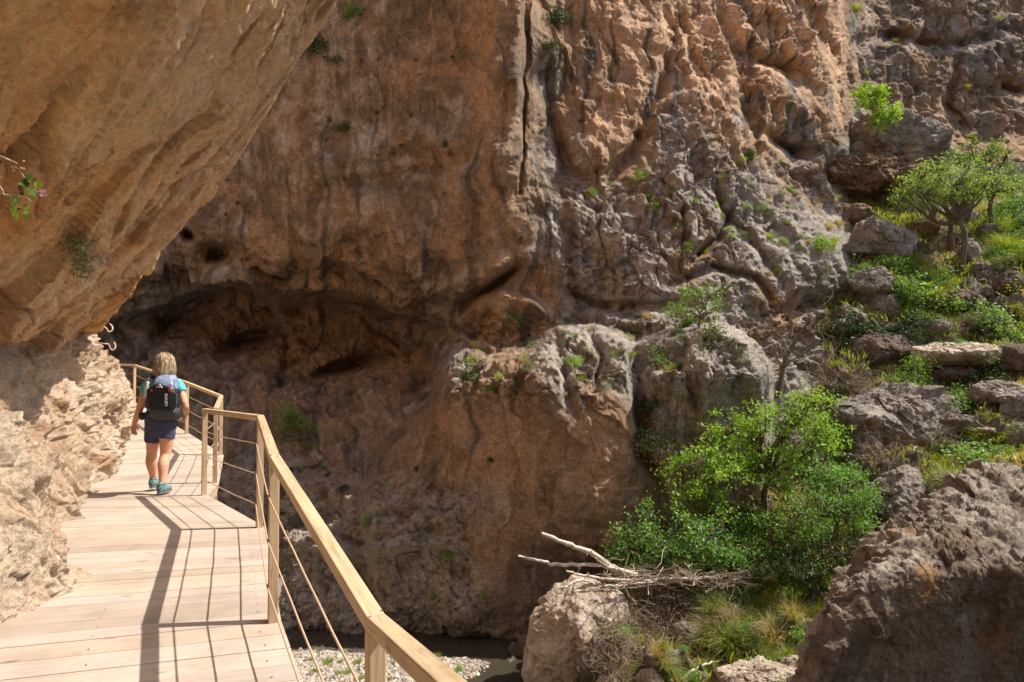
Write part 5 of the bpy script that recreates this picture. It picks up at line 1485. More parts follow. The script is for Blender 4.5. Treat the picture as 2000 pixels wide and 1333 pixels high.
singles = [  # kind, px, py (root), width px, label
 ('olive', 1282, 868, 96, 'large grey green shrub hanging in the cleft beside the brown buttress', 'wall', 1.0),
 ('dark', 1268, 800, 62, 'dark shrub directly above the large grey green shrub in the cleft', 'wall', 1.1),
 ('olive', 1378, 668, 84, 'olive shrub spreading below the small open tree on the rock bulge', 'wall', .7),
 ('bush', 1290, 700, 60, 'green shrub on the ledge left of the rock bulge, under the small open tree', 'wall', .7),
 ('dark', 1085, 40, 74, 'large dark shrub hanging high on the wall near the top of the frame', 'wall', .8),
 ('dark', 1072, 92, 58, 'dark shrub below the large hanging one, at the head of a black water streak', 'wall', .6),
 ('dark', 870, 285, 24, 'dark green cushion plant at the end of the long ledge on the shaded wall', 'wall', 1.1),
 ('dark', 738, 222, 20, 'small dark cushion plant on the shaded wall above the ledge', 'wall', 1.0),
 ('dark', 668, 252, 44, 'wide dark shrub left of the ledge on the shaded wall', 'wall', .6),
 ('dark', 612, 98, 90, 'dark shrub by the lip of the overhang, high on the shaded wall', 'wall', .9),
 ('bush', 690, 30, 66, 'green shrub in the notch between overhang and wall at the top of the frame', 'wall', .8),
 ('dark', 655, 120, 50, 'small dark shrub below the notch, near the lip of the overhang', 'wall', .7),
 ('bush', 1155, 380, 30, 'fresh green tuft in the angle below the orange hollow', 'wall', .9),
 ('bright', 1280, 408, 34, 'bright green upright shrub on the grey blocky ledges left of centre crag', 'wall', 1.3),
 ('bright', 1250, 345, 30, 'pale green tuft on a ledge right of the orange hollow', 'wall', 1.0),
 ('dark', 1465, 312, 34, 'dark green shrub in a vertical groove of the grey crag', 'wall', 1.6),
 ('bright', 1605, 482, 52, 'green shrub growing on the grey face below the orange wall', 'wall', 1.0),
 ('dark', 1406, 398, 22, 'small dark plant in a hollow of the grey crag', 'wall', 1.0),
 ('bright', 1122, 712, 44, 'light green patch of leaves on top of the brown buttress', 'wall', .9),
 ('bright', 918, 705, 36, 'light green sprig on the left shoulder of the brown buttress', 'wall', .7),
 ('dark', 925, 730, 70, 'dark mat of leaves on the left shoulder of the brown buttress', 'wall', .45),
 ('dark', 957, 902, 20, 'small round plant stuck on the face of the brown buttress', 'wall', 1.2),
 ('silver', 1868, 1128, 78, 'round silvery white flowering plant on the face of the huge brown boulder', 'bould', .8),
 ('bright', 1992, 1150, 48, 'bright leafy plant at the right frame edge on the huge brown boulder', 'bould', .9),
 ('bright', 1930, 1035, 30, 'little green plant in the hollow on top of the huge brown boulder', 'bould', .6),
 ('dark', 1690, 660, 120, 'dense dark green shrub at the foot of the grey crag, above the dry brush', 'slope', .85),
 ('dark', 1640, 640, 90, 'dark green shrub left of the densest one at the foot of the crag', 'slope', .8),
 ('bush', 1790, 590, 150, 'large green shrub mass in the middle of the upper slope', 'slope', .75),
 ('bush', 1830, 560, 110, 'green shrub just above the large one on the upper slope', 'slope', .7),
 ('dark', 1770, 650, 110, 'dark green shrub below the large one on the upper slope', 'slope', .5),
 ('bush', 1850, 800, 120, 'green shrub behind the slender young tree', 'slope', .7),
 ('dark', 1900, 740, 130, 'dark shrub below the pale flat rock on the slope', 'slope', .6),
 ('bush', 1950, 640, 120, 'spreading green shrub near the right frame edge of the upper slope', 'slope', .6),
 ('olive', 1960, 520, 90, 'olive green shrub at the right edge below the high trees', 'slope', .6),
 ('yellow', 1790, 520, 80, 'yellow flowering shrub patch left below the pale tree', 'slope', .5),
 ('yellow', 1985, 560, 110, 'yellow flowering shrub at the right frame edge', 'slope', .5),
 ('blue', 1990, 410, 90, 'grey blue shrub at the right frame edge beside the high trees', 'slope', .8),
 ('bush', 1900, 900, 150, 'loose green shrub between the grey crags and the huge brown boulder', 'slope', .5),
 ('bright', 1840, 945, 70, 'light green leaves above the top of the huge brown boulder', 'slope', .5),
 ('bright', 1740, 1070, 60, 'bright little shrub at the left shoulder of the huge brown boulder', 'slope', .7),
 ('blue', 1680, 1105, 60, 'cool green shrub left of the huge brown boulder, under the fine leaved tree', 'slope', .8),
 ('dry', 1610, 745, 130, 'tangled reddish brown dry brush right of the leafless tree', 'slope', 1.0),
 ('dry', 1650, 770, 110, 'dry brush at the upper edge of the grey slab', 'slope', .9),
 ('dry', 1790, 870, 130, 'dry grey brush below the slender young tree', 'slope', .7),
 ('dry', 1740, 900, 100, 'dry brush between the crags below the grey slab', 'slope', .7),
 ('dry', 1230, 1260, 150, 'brown dead brush filling the gap beside the pale boulder', 'slope', .9),
 ('dry', 1270, 1210, 140, 'brown dead brush directly under the driftwood pile', 'slope', .9),
 ('dry', 1320, 1190, 110, 'dry brush at the right end under the driftwood pile', 'slope', .8),
 ('dry', 1200, 1310, 120, 'low dead brush at the bottom beside the pale boulder', 'slope', .7),
 ('olive', 1290, 1170, 100, 'dim olive shrub under the driftwood pile', 'slope', .8),
 ('dry', 1950, 1050, 80, 'dry straw coloured brush in the hollow on the huge brown boulder', 'bould', .9),
 ('bush', 722, 1020, 40, 'green tuft on the loose ground seen through the railing', 'wall', .8),
 ('bush', 600, 870, 40, 'low green tuft around the foot of the lone shaded tree', 'wall', .4),
 ('dark', 668, 955, 34, 'dark tuft in the shade below the lone small tree', 'wall', .7),
 ('bush', 875, 1080, 60, 'flat green mat on the ledge at the foot of the brown buttress', 'wall', .3),
 ('bush', 850, 1165, 24, 'small green tuft low on the wall near the water', 'wall', .9),
]

for k, (kd, px, py, wd, lab, tr, sq) in enumerate(singles):
    plant_px(kd, px, py, wd, lab, tree=tr, seed=k, squash=sq)
# scattered small plants of the wall and the slope: copies of the same few shapes
prng = random.Random(11)
def scatter(n, kinds, region, wrange, label, group, tree, up_min=-9, squash=(.6, 1.1)):
    k = 0; tries = 0
    while k < n and tries < n * 30:
        tries += 1
        px, py = region(prng)
        h = hit(px, py, tree)
        if h is None: continue
        a = hit(px, py)
        if a[2] != (tree if tree != 'bould' else a[2]) and tree != 'bould' and np.linalg.norm(a[0] - h[0]) > .5: continue
        if h[1][2] < up_min: continue
        if 1815 < px < 1915 and 400 < py < 560: continue
        kd = prng.choice(kinds); wd = prng.uniform(*wrange)
        loc = h[0] - h[1] * .03
        plant(kd, loc, wd / ppm(loc), label, prng.randrange(999), group, prng.uniform(*squash), up=h[1])
        k += 1
def boxr(x0, y0, x1, y1): return lambda r: (r.uniform(x0, x1), r.uniform(y0, y1))
def tri(pts):
    def f(r):
        a, b_, c = pts; u, v = r.random(), r.random()
        if u + v > 1: u, v = 1 - u, 1 - v
        return a[0] + u * (b_[0] - a[0]) + v * (c[0] - a[0]), a[1] + u * (b_[1] - a[1]) + v * (c[1] - a[1])
    return f
scatter(26, ['dark'], boxr(620, 60, 900, 330), (6, 15), 'tiny dark cushion plant on the shaded upper wall', 'cushion plants on the shaded wall', 'wall')
scatter(10, ['dark'], boxr(400, 330, 900, 520), (6, 14), 'tiny dark plant on the shaded wall above the cave', 'plants above the cave', 'wall')
scatter(44, ['olive', 'bright', 'grass', 'bush', 'olive'], tri([(1080, 340), (1640, 300), (1500, 620)]), (10, 30), 'small green tuft in a crack of the grey blocky cliff', 'tufts on the grey blocky cliff', 'wall', up_min=-.05)
scatter(60, ['olive', 'bush', 'grass', 'straw', 'olive', 'silver'], boxr(860, 620, 1480, 770), (12, 34), 'small plant on the rounded top of the brown buttress', 'plants on top of the buttress', 'wall', up_min=.1)
scatter(22, ['olive', 'grass', 'straw'], boxr(1480, 360, 1720, 620), (12, 30), 'small tuft on the pale rock face beside the slope', 'tufts on the pale rock face', 'wall', up_min=.05)
scatter(20, ['olive', 'bush', 'grass'], boxr(1650, 0, 2000, 330), (12, 28), 'small tuft on a ledge of the dark wall at upper right', 'tufts on the upper right wall', 'wall', up_min=.1)
scatter(24, ['bush', 'dark', 'grass'], boxr(540, 900, 960, 1200), (8, 22), 'small green tuft on the loose shaded ground across the river', 'tufts on the shaded ground', 'wall', up_min=.2)
scatter(60, ['bush', 'bush', 'yellow', 'olive', 'bright', 'blue', 'grass'], tri([(1640, 560), (2010, 400), (2010, 760)]), (30, 80), 'leafy weed clump on the green upper slope', 'weed clumps on the upper slope', 'slope')
scatter(50, ['bush', 'dark', 'olive', 'bright', 'dry', 'grass'], boxr(1600, 640, 2010, 960), (28, 76), 'low shrub among the rocks of the middle slope', 'low shrubs of the middle slope', 'slope')
scatter(60, ['grass', 'bush', 'straw', 'grass', 'olive'], boxr(1360, 1140, 1620, 1270), (26, 84), 'tall green grass clump below the shaded trees', 'tall grass clumps by the stream', 'slope', squash=(.7, 1.2))
scatter(60, ['grass', 'straw', 'grass', 'bush'], boxr(1200, 1225, 1600, 1345), (18, 54), 'grass clump at the bottom of the slope near the pale stones', 'grass clumps near the pale stones', 'slope')
scatter(16, ['dark', 'mid2', 'bush', 'blue'], boxr(1430, 1040, 1680, 1180), (50, 100), 'shaded bush under the green trees', 'shaded bushes under the trees', 'slope') if False else scatter(16, ['dark', 'bush', 'blue'], boxr(1430, 1040, 1680, 1180), (50, 100), 'shaded bush under the green trees', 'shaded bushes under the trees', 'slope')
# ------------------------------------------------------------------ grass and weeds as ground cover on the slope
def slope_cover():
    me = slope.data
    n = len(me.vertices); v = np.empty(n * 3, np.float32); me.vertices.foreach_get('co', v); v = v.reshape(-1, 3)
    nr, nc = 620, 670
    G = v.reshape(nr, nc, 3); gn = grid_normals(G)
    if gn[..., 2].mean() < 0: gn = -gn
    C = np.empty(n * 4, np.float32); me.color_attributes['tint'].data.foreach_get('color', C); C = C.reshape(-1, 4)
    rng = np.random.default_rng(41)
    # weight: by vertex, only where visible part of the slope is, less on rock
    jj = np.arange(nr)[:, None] * np.ones((1, nc)); 
    rocky = sstep(.02, .06, C[:, 0] - C[:, 1] + .0) * 0
    greenish = sstep(-.04, .03, C[:, 1] - C[:, 0]).reshape(nr, nc)
    patch = sstep(-.15, .25, fbm(v * .55, 3, 501)).reshape(nr, nc)
    up = sstep(.25, .6, gn[..., 2])
    W = (.12 + greenish * .9 + patch * .5) * up
    ux = np.concatenate([np.linspace(900, 2060, 640, endpoint=False), np.linspace(2060, 2400, 30)])
    uy = np.concatenate([np.linspace(300, 1400, 600, endpoint=False), np.linspace(1400, 1700, 20)])
    UX, UY = np.meshgrid(ux, uy)
    W = W * ((UX < 2040) & (UY < 1350) & (UY > 370) & (UX > 1150))
    # blades are larger far away in world terms? keep real size: area weighting
    area = G[..., 1] ** 2
    W = (W * area).ravel(); W /= W.sum()
    nb = 90000
    idx = rng.choice(n, nb, p=W)
    P = v[idx] + rng.normal(size=(nb, 3)) * np.array([.05, .05, .0])
    P[:, 2] -= .02
    f = fbm(P * .8, 2, 502)
    L = (.10 + .20 * rng.random(nb) ** 2 + .10 * np.clip(f, 0, 1))[:, None]
    d = rng.normal(size=(nb, 3)) * np.array([.45, .45, .1]) + np.array([0, 0, 1]); d /= np.linalg.norm(d, axis=1, keepdims=True)
    s = np.cross(d, rng.normal(size=(nb, 3))); s /= np.linalg.norm(s, axis=1, keepdims=True); s *= .014 + .014 * rng.random((nb, 1))
    mid = P + d * L * .6
    tip = P + d * L + rng.normal(size=(nb, 3)) * L * .25 + np.array([0, 0, -.1]) * L
    V = np.stack([P - s * .6, P + s * .6, mid + s, mid - s, tip + s * .2, tip - s * .2], 1)
    i = np.arange(nb)[:, None] * 6
    sel = fbm(P * .5, 3, 503) + rng.normal(0, .16, nb)
    for nm, mask, mat, lab in (('grass', sel < .17, LEAF['grass'], 'short green grass and weeds covering the slope'), ('grass', sel >= .17, LEAF['straw'], 'patches of dry straw coloured grass on the slope')):
        VV = V[mask].reshape(-1, 3); m = mask.sum(); k = np.arange(m)[:, None] * 6
        FF = np.concatenate([k + np.array([[0, 1, 2, 3]]), k + np.array([[3, 2, 4, 5]])])
        t = np.repeat(np.clip(.5 + .5 * f[mask] + rng.normal(0, .15, m), 0, 1), 6)
        tag(mesh_np(nm, VV, FF, mat, smooth=False, col=np.stack([t, t, t], -1)), lab, None, kind='stuff')
slope_cover()

# ------------------------------------------------------------------ loose stones of the gravel bar
def gravel():
    rng = np.random.default_rng(51)
    n = 26000
    X = rng.uniform(-8.5, .2, n); Y = rng.uniform(14.5, 19.6, n)
    z = bed_z(X, Y); keep = z > WZ - .03
    X, Y, z = X[keep], Y[keep], z[keep]; n = len(X)
    base = np.array([[1, 0, 0], [-1, 0, 0], [0, 1, 0], [0, -1, 0], [0, 0, 1], [.6, .6, .55], [-.6, .6, .5], [-.6, -.6, .55], [.6, -.6, .5]], float)
    Fb = np.array([[0, 2, 5, 5], [2, 1, 6, 6], [1, 3, 7, 7], [3, 0, 8, 8], [0, 5, 4, 8], [5, 2, 6, 4], [4, 6, 1, 7], [8, 4, 7, 3]])
    Fb = np.array([[0, 2, 5], [2, 1, 6], [1, 3, 7], [3, 0, 8], [0, 5, 4], [0, 4, 8], [2, 4, 5], [2, 6, 4], [1, 4, 6], [1, 7, 4], [3, 4, 7], [3, 8, 4]])
    r = .014 + .045 * rng.random(n) ** 2.5 + .07 * (rng.random(n) > .988)
    ang = rng.uniform(0, 2 * PI, n); asp = rng.uniform(.55, 1, n); fl = rng.uniform(.45, .9, n)
    B = base[None] * (1 + .25 * rng.normal(size=(n, 9, 1))) 
    x = B[..., 0] * r[:, None]; y = B[..., 1] * (r * asp)[:, None]; zz = B[..., 2] * (r * fl)[:, None]
    c, s = np.cos(ang)[:, None], np.sin(ang)[:, None]
    V = np.stack([x * c - y * s + X[:, None], x * s + y * c + Y[:, None], zz + z[:, None] + .002], -1).reshape(-1, 3)
    F = (Fb[None] + (np.arange(n) * 9)[:, None, None]).reshape(-1, 3)
    pal = np.array([[.62, .55, .47], [.50, .42, .34], [.70, .64, .56], [.38, .33, .28], [.55, .42, .33], [.30, .26, .22]])
    col = pal[rng.integers(0, 6, n)] * rng.uniform(.8, 1.15, (n, 1))
    m, nt, b, out = new_mat('river_pebble'); a = N(nt, 'ShaderNodeAttribute'); a.attribute_name = 'tint'
    nz = N(nt, 'ShaderNodeTexNoise', Scale=40, Detail=3); mm = N(nt, 'ShaderNodeMixRGB'); mm.blend_type = 'MULTIPLY'; mm.inputs[0].default_value = .5
    nt.links.new(a.outputs['Color'], mm.inputs[1]); nt.links.new(nz.outputs[0], mm.inputs[2]); nt.links.new(mm.outputs[0], b.inputs['Base Color']); b.inputs['Roughness'].default_value = .8
    o = mesh_np('gravel', V, F, m, smooth=False, col=np.repeat(col, 9, 0))
    tag(o, 'bar of pale river gravel between railing and stream', None, kind='stuff')
gravel()
for k in range(34):
    X = prng.uniform(-6.6, -1.2); Y = prng.uniform(16.3, 18.9)
    z = float(bed_z(np.array([X]), np.array([Y]))[0])
    if z < WZ + .02: continue
    plant('grass' if k % 3 else 'bright', (X, Y, z), prng.uniform(.12, .30), 'small green weed growing in the river gravel', k, 'weeds in the river gravel', .9, name='weed')

# ------------------------------------------------------------------ driftwood
def limb(pts, rads, label, seed, mat=M_BARK_PALE, stubs=4):
    rng = np.random.default_rng(seed)
    P = np.array([at(*p) for p in pts]); P = catmull(P, 26)
    R = np.interp(np.linspace(0, 1, 26), np.linspace(0, 1, len(rads)), rads)
    P += .012 * rng.normal(size=P.shape)
    q = QB(); V, F = tube_np(P, R * (1 + .1 * rng.normal(size=26)), 9); q.add(V, F)
    for _ in range(stubs):
        j = rng.integers(5, 24); d = rng.normal(size=3); d /= np.linalg.norm(d)
        V, F = tube_np(bent(P[j], P[j] + d * rng.uniform(.08, .3), rng, 4, .1), np.linspace(R[j] * .4, .004, 4), 5); q.add(V, F)
    o = q.build('driftwood_limb', mat, loc=P[-1], smooth=True)
    return tag(o, label, 'driftwood')
limb([(1057, 1042, 16.4), (1092, 1056, 16.5), (1128, 1070, 16.7), (1162, 1084, 16.9), (1188, 1104, 17.1), (1216, 1118, 17.3), (1268, 1124, 17.6)], [.035, .05, .055, .06, .075, .10, .09], 'pale bleached limb curving up highest out of the driftwood pile', 1)
limb([(1012, 1087, 16.3), (1050, 1095, 16.5), (1085, 1103, 16.6), (1140, 1104, 16.8), (1195, 1109, 17.1), (1230, 1120, 17.3)], [.02, .035, .04, .042, .05, .05], 'brown limb reaching farthest left over the water, below the pale curved one', 2)
limb([(1103, 1113, 16.5), (1135, 1124, 16.6), (1180, 1131, 16.8), (1240, 1134, 17), (1300, 1130, 17.4)], [.015, .03, .035, .03, .03], 'thin straight branch under the two long limbs of the driftwood pile', 3)
limb([(1088, 1148, 15.7), (1105, 1146, 15.8), (1128, 1134, 16.0), (1150, 1136, 16.3)], [.012, .028, .03, .02], 'short crooked branch lying across the top of the pale boulder', 4, stubs=1)
limb([(1162, 1090, 16.8), (1186, 1105, 17.0), (1235, 1122, 17.2)], [.01, .014, .02], 'thin forked twig between the two long driftwood limbs', 5, stubs=1)
limb([(1378, 1158, 17.3), (1392, 1150, 17.4), (1415, 1140, 17.6), (1440, 1138, 17.8)], [.03, .035, .03, .02], 'short pale stub sticking out at the right end of the driftwood pile', 6, stubs=3)
limb([(1180, 1144, 16.4), (1230, 1142, 16.8), (1280, 1136, 17.2)], [.02, .025, .02], 'weathered branch lowest in the left part of the driftwood pile', 7, stubs=2)
limb([(1300, 1131, 17.2), (1360, 1130, 17.3), (1450, 1118, 17.8)], [.03, .035, .02], 'long straight pole lying along the right part of the driftwood pile', 8, stubs=2)
limb([(1330, 1342, 15.0), (1352, 1310, 15.3), (1400, 1292, 15.7), (1440, 1286, 16.0)], [.02, .025, .02, .01], 'thin pale root curving over the grass near the bottom edge', 9, stubs=1)
def debris():
    rng = np.random.default_rng(61); q = QB()
    for i in range(270):
        px = 1185 + 275 * rng.random() ** .9; py = 1128 + rng.normal(0, 11) * (1.25 - (px - 1185) / 400) + 6 * math.sin(px / 31); d = rng.uniform(16.6, 18.0) + (px - 1200) / 500
        c = at(px, py, d); L = rng.uniform(.15, .75)
        v = np.array([rng.normal(0, 1), rng.normal(0, .7), rng.normal(0, .24)]); v /= np.linalg.norm(v)
        V, F = tube_np(bent(c - v * L, c + v * L, rng, 5, .09), np.linspace(.014, .004, 5) * rng.uniform(.4, 1.3), 4)
        q.add(V, F, rng.uniform(.2, .8))
    o = q.build('debris', plain_mat('driftwood_sticks', (.33, .26, .20), rough=.9, noise=.5, scale=2.2), smooth=True)
    tag(o, 'raft of dry sticks and flood debris piled behind the pale boulder', None, kind='stuff')
    # dead twigs hanging beneath
    q = QB()
    for i in range(2600):
        px = rng.uniform(1165, 1430); py = 1135 + 165 * rng.random() ** 1.1 * (1 - .5 * (px - 1165) / 265)
        h = hit(px, py, 'slope')
        if h is None: continue
        c = h[0] + np.array([rng.normal(0, .1), -rng.uniform(.0, .55), rng.uniform(-.1, .3)]); L = rng.uniform(.1, .45)
        v = rng.normal(size=3); v[2] = abs(v[2]) * .6; v /= np.linalg.norm(v)
        V, F = tube_np(bent(c - v * L * .5, c + v * L, rng, 5, .16), np.linspace(.010, .002, 5) * rng.uniform(.4, 1.2), 3)
        q.add(V, F, rng.uniform(.2, .8))
    o = q.build('undergrowth', M_TWIG, smooth=True)
    tag(o, 'tangle of dead twigs and brush below the driftwood raft', None, kind='stuff')
debris()

# ------------------------------------------------------------------ wild rose spray hanging at the left edge
def rose():
    d = 2.6; rng = np.random.default_rng(71)
    A = lambda x, y, dd=0: at(x, y, d + dd)
    root = A(-420, 150, 1.3)
    e = empty('wild_rose_branch', root, 'wild rose branch with small leaves and one pink flower entering at the left edge', 'rose branch')
    mst = plain_mat('rose_stem', (.42, .30, .20), rough=.8, noise=.3, scale=30)
    mb = MB()
    s1 = catmull(np.array([root, A(-200, 230, .6), A(-60, 285, .2), A(0, 306), A(18, 313), A(34, 320)]), 26)
    mb.tube(s1, np.linspace(.008, .0018, 26), 6)
    mb.tube(catmull(np.array([A(18, 313), A(24, 326), A(27, 334)]), 8), np.linspace(.002, .0012, 8), 5)
    mb.tube(catmull(np.array([A(24, 322), A(38, 334), A(46, 345), A(50, 355), A(64, 372), A(78, 375)]), 14), np.linspace(.0022, .0012, 14), 5)
    s2 = catmull(np.array([A(-330, 200, 1.0), A(-160, 300, .4), A(-40, 340, .05), A(0, 367), A(7, 380), A(30, 383), A(50, 387), A(62, 394)]), 30)
    mb.tube(s2, np.linspace(.007, .0014, 30), 6)
    mb.tube(catmull(np.array([A(7, 380), A(8, 392), A(14, 404)]), 8), np.linspace(.002, .001, 8), 5)
    mb.tube(catmull(np.array([A(50, 387), A(56, 400), A(52, 415)]), 8), np.linspace(.0015, .001, 8), 5)
    mb.tube(catmull(np.array([A(30, 383), A(24, 400), A(28, 415)]), 8), np.linspace(.0015, .001, 8), 5)
    mb.build('stem', mst, e, smooth=True)
    # hips
    mb = MB()
    for x, y in ((23, 327), (26, 334), (46, 316), (41, 330), (46, 331)):
        c = A(x, y); mb.tube([c + np.array([0, 0, .006]), c + np.array([0, 0, .003]), c, c - np.array([0, 0, .004])], [.001, .0042, .004, .001], 7)
        mb.build('hip', mst, e, smooth=True); mb = MB()
    leaf_list = [(57, 347, 17, 70, 1), (67, 353, 16, 60, 1), (75, 362, 17, -60, 2), (48, 355, 15, 100, 0), (54, 361, 14, 30, 0), (40, 360, 12, 170, 1), (57, 368, 14, 10, 1), (62, 378, 16, -30, 1), (66, 384, 14, -120, 1),
                 (44, 378, 13, -90, 0), (41, 369, 14, -80, 0), (33, 391, 12, -60, 1), (27, 398, 12, 150, 1), (29, 408, 14, -80, 1), (26, 414, 16, -20, 1), (31, 422, 16, -80, 2), (36, 410, 10, 20, 0), (49, 404, 12, 60, 3), (52, 421, 19, -95, 2), (56, 408, 10, -40, 2), (60, 400, 8, 20, 2), (46, 408, 9, 120, 3), (24, 386, 10, 100, 1), (70, 371, 9, 0, 2)]
    mats = [LEAF['dark'], LEAF['blue'], LEAF['bright'], LEAF['pale']]
    for x, y, s, an, mi in leaf_list:
        c = A(x, y, rng.uniform(-.02, .02)); L = s / FPX * d * 1.05
        a = np.array([math.cos(math.radians(an)), rng.uniform(-.4, .4), math.sin(math.radians(an))]); a /= np.linalg.norm(a)
        nn = np.array([rng.uniform(-.3, .3), -1, rng.uniform(-.2, .9)]); b_ = np.cross(nn, a); b_ /= np.linalg.norm(b_); nn = np.cross(a, b_)
        V = []; m = 7
        for t in np.linspace(0, 1, m):
            w_ = .36 * L * math.sin(PI * t ** .85) ** .8 * (1 if t < 1 else 0) + 1e-5
            mid = c + a * (t - .5) * L - nn * (.10 * L * (t - .4) ** 2)
            V += [mid - b_ * w_ + nn * w_ * .35, mid, mid + b_ * w_ + nn * w_ * .35]
        V = np.array(V); F = np.concatenate([[[3 * i, 3 * i + 1, 3 * i + 4, 3 * i + 3], [3 * i + 1, 3 * i + 2, 3 * i + 5, 3 * i + 4]] for i in range(m - 1)])
        t = rng.uniform(.3, .9)
        mesh_np('leaf', V, F, mats[mi], e, col=np.full((len(V), 3), t), loc=c)
    pk = plain_mat('pale_pink_petal', (.80, .50, .56), rough=.6, noise=.12, scale=90)
    c = A(86, 378, -.01)
    for k in range(5):
        w_ = k * 2 * PI / 5; L = .017
        a = np.array([math.cos(w_) * .8 + .25, -.5, math.sin(w_) * .9]); a /= np.linalg.norm(a)
        b_ = np.cross(a, np.array([.2, -1, 0])); b_ /= np.linalg.norm(b_); nn = np.cross(a, b_)
        V = np.array([c, c + a * L * .5 - b_ * L * .45 + nn * .002, c + a * L * .95 - b_ * L * .3, c + a * L * .88, c + a * L * .95 + b_ * L * .3, c + a * L * .5 + b_ * L * .45 + nn * .002])
        mesh_np('petal', V, np.array([[0, 1, 2, 3], [0, 3, 4, 5]]), pk, e, loc=c)
rose()
# dark little bush on the underside of the overhang
h = hit(153, 492, 'left')
def cling():
    rng = np.random.default_rng(81); q = QB()
    for (x, y, n) in ((160, 470, 130), (150, 485, 180), (148, 500, 170), (155, 512, 140)):
        hh = hit(x, y, 'left')
        if hh is None: continue
        c = hh[0] + hh[1] * .05
        q.leaves(c + rng.normal(size=(n, 3)) * .045, .026, rng, np.clip(rng.normal(.5, .25, n), 0, 1))
    s = QB()
    for _ in range(14):
        V, F = tube_np(bent(h[0] - h[1] * .03, h[0] + h[1] * .08 + rng.normal(size=3) * .08, rng, 4, .1), np.linspace(.005, .002, 4), 4); s.add(V, F)
    e = empty('shrub', h[0], 'dark little shrub clinging in a crack under the ochre overhang', 'shrub')
    q.build('foliage', LEAF['olive'], e, loc=h[0]); s.build('stem', M_TWIG, e, loc=h[0], smooth=True)
cling()
# bent iron hooks let into the rock
M_IRON = plain_mat('pale_painted_iron', (.62, .46, .34), rough=.5, noise=.2, scale=50)
for (pts, lab, dd) in (([(192, 644), (196, 641), (203, 639), (208, 642), (211, 647), (216, 648), (220, 643), (218, 636), (214, 633)], 'upper bent iron hook sticking out of the rock above the railing', 11.0),
                   ([(205, 672), (210, 672), (213, 675), (216, 682), (220, 684), (225, 680), (225, 673), (222, 669)], 'lower bent iron hook sticking out of the rock above the railing', 11.2)):
    P = catmull(np.array([at(x, y, dd + .02 * i) for i, (x, y) in enumerate(pts)]), 30)
    mb = MB(); mb.tube(np.concatenate([[P[0] + np.array([-.18, .05, .02])], P]), .0095, 8)
    tag(mb.build('iron_hook', M_IRON, smooth=True, loc=P[0]), lab, 'hook', 'iron hooks in the rock')
# ------------------------------------------------------------------ the hiker seen from behind
PY0 = 8.80
def PX(px, y=PY0): return (px - 1000.0) / FPX * y
def PZ(py, y=PY0): return CAMZ + (710.0 - py) / FPX * y
FL = 0.045
M_SKIN = plain_mat('sun_warmed_skin', (.60, .31, .20), rough=.55, noise=.10, scale=14)
M_SHIRT = plain_mat('turquoise_shirt', (.10, .42, .50), rough=.8, noise=.18, scale=9, bump=.3)
M_SHORTS = plain_mat('navy_shorts', (.050, .056, .105), rough=.85, noise=.2, scale=12, bump=.3)
M_SHOE = plain_mat('teal_boot_fabric', (.13, .24, .24), rough=.8, noise=.7, scale=38, bump=.5)
M_SOLE = plain_mat('dark_rubber_sole', (.12, .13, .12), rough=.8, noise=.2)
M_SOCK = plain_mat('grey_sock', (.20, .26, .27), rough=.9, noise=.3, scale=60)
M_PACK = plain_mat('black_pack_fabric', (.016, .017, .020), rough=.6, noise=.35, scale=16, bump=.6)
M_PACKG = plain_mat('dark_grey_pack_fabric', (.050, .052, .058), rough=.7, noise=.3, scale=20, bump=.5)
M_LID = plain_mat('blue_grey_pack_lid', (.20, .25, .36), rough=.55, noise=.25, scale=12, bump=.7)
M_STRAP = plain_mat('black_webbing', (.02, .02, .024), rough=.6, noise=.2)
M_WHITE = plain_mat('white_print', (.80, .80, .80), rough=.6, noise=.02)
M_RED = plain_mat('coral_red_buckle', (.55, .07, .08), rough=.5, noise=.1)
def blob(mb, c, r, k=14, n=10):
    V = []; F = []
    for i in range(1, n):
        th = PI * i / n
        for j in range(k):
            w_ = 2 * PI * j / k; V.append((c[0] + r[0] * math.sin(th) * math.cos(w_), c[1] + r[1] * math.sin(th) * math.sin(w_), c[2] + r[2] * math.cos(th)))
    V += [(c[0], c[1], c[2] + r[2]), (c[0], c[1], c[2] - r[2])]
    t = len(V) - 2
    for i in range(n - 2):
        for j in range(k): F.append((i * k + j, (i + 1) * k + j, (i + 1) * k + (j + 1) % k, i * k + (j + 1) % k))
    for j in range(k):
        F.append((t, j, (j + 1) % k)); F.append((t + 1, (n - 2) * k + (j + 1) % k, (n - 2) * k + j))
    mb.add(V, F)
def loftz(mb, secs, k=28, p=2.0):
    """secs: (cx, cy, z, rx, ry) -> closed loft with superellipse sections"""
    secs = catmull(np.array(secs, float), max(12, len(secs) * 5)); n = len(secs); V = []
    for (cx, cy, z, rx, ry) in secs:
        for j in range(k):
            w_ = 2 * PI * j / k; c, s = math.cos(w_), math.sin(w_)
            V.append((cx + rx * math.copysign(abs(c) ** (2 / p), c), cy + ry * math.copysign(abs(s) ** (2 / p), s), z))
    F = [(i * k + j, i * k + (j + 1) % k, (i + 1) * k + (j + 1) % k, (i + 1) * k + j) for i in range(n - 1) for j in range(k)]
    F += [tuple(range(k))[::-1], tuple(range((n - 1) * k, n * k))]
    mb.add(V, F)
def fused(o, vox=.007, sm=6):
    m = o.modifiers.new('fuse', 'REMESH'); m.mode = 'VOXEL'; m.voxel_size = vox; m.use_smooth_shade = True
    s = o.modifiers.new('soft', 'SMOOTH'); s.factor = .5; s.iterations = sm
    return o
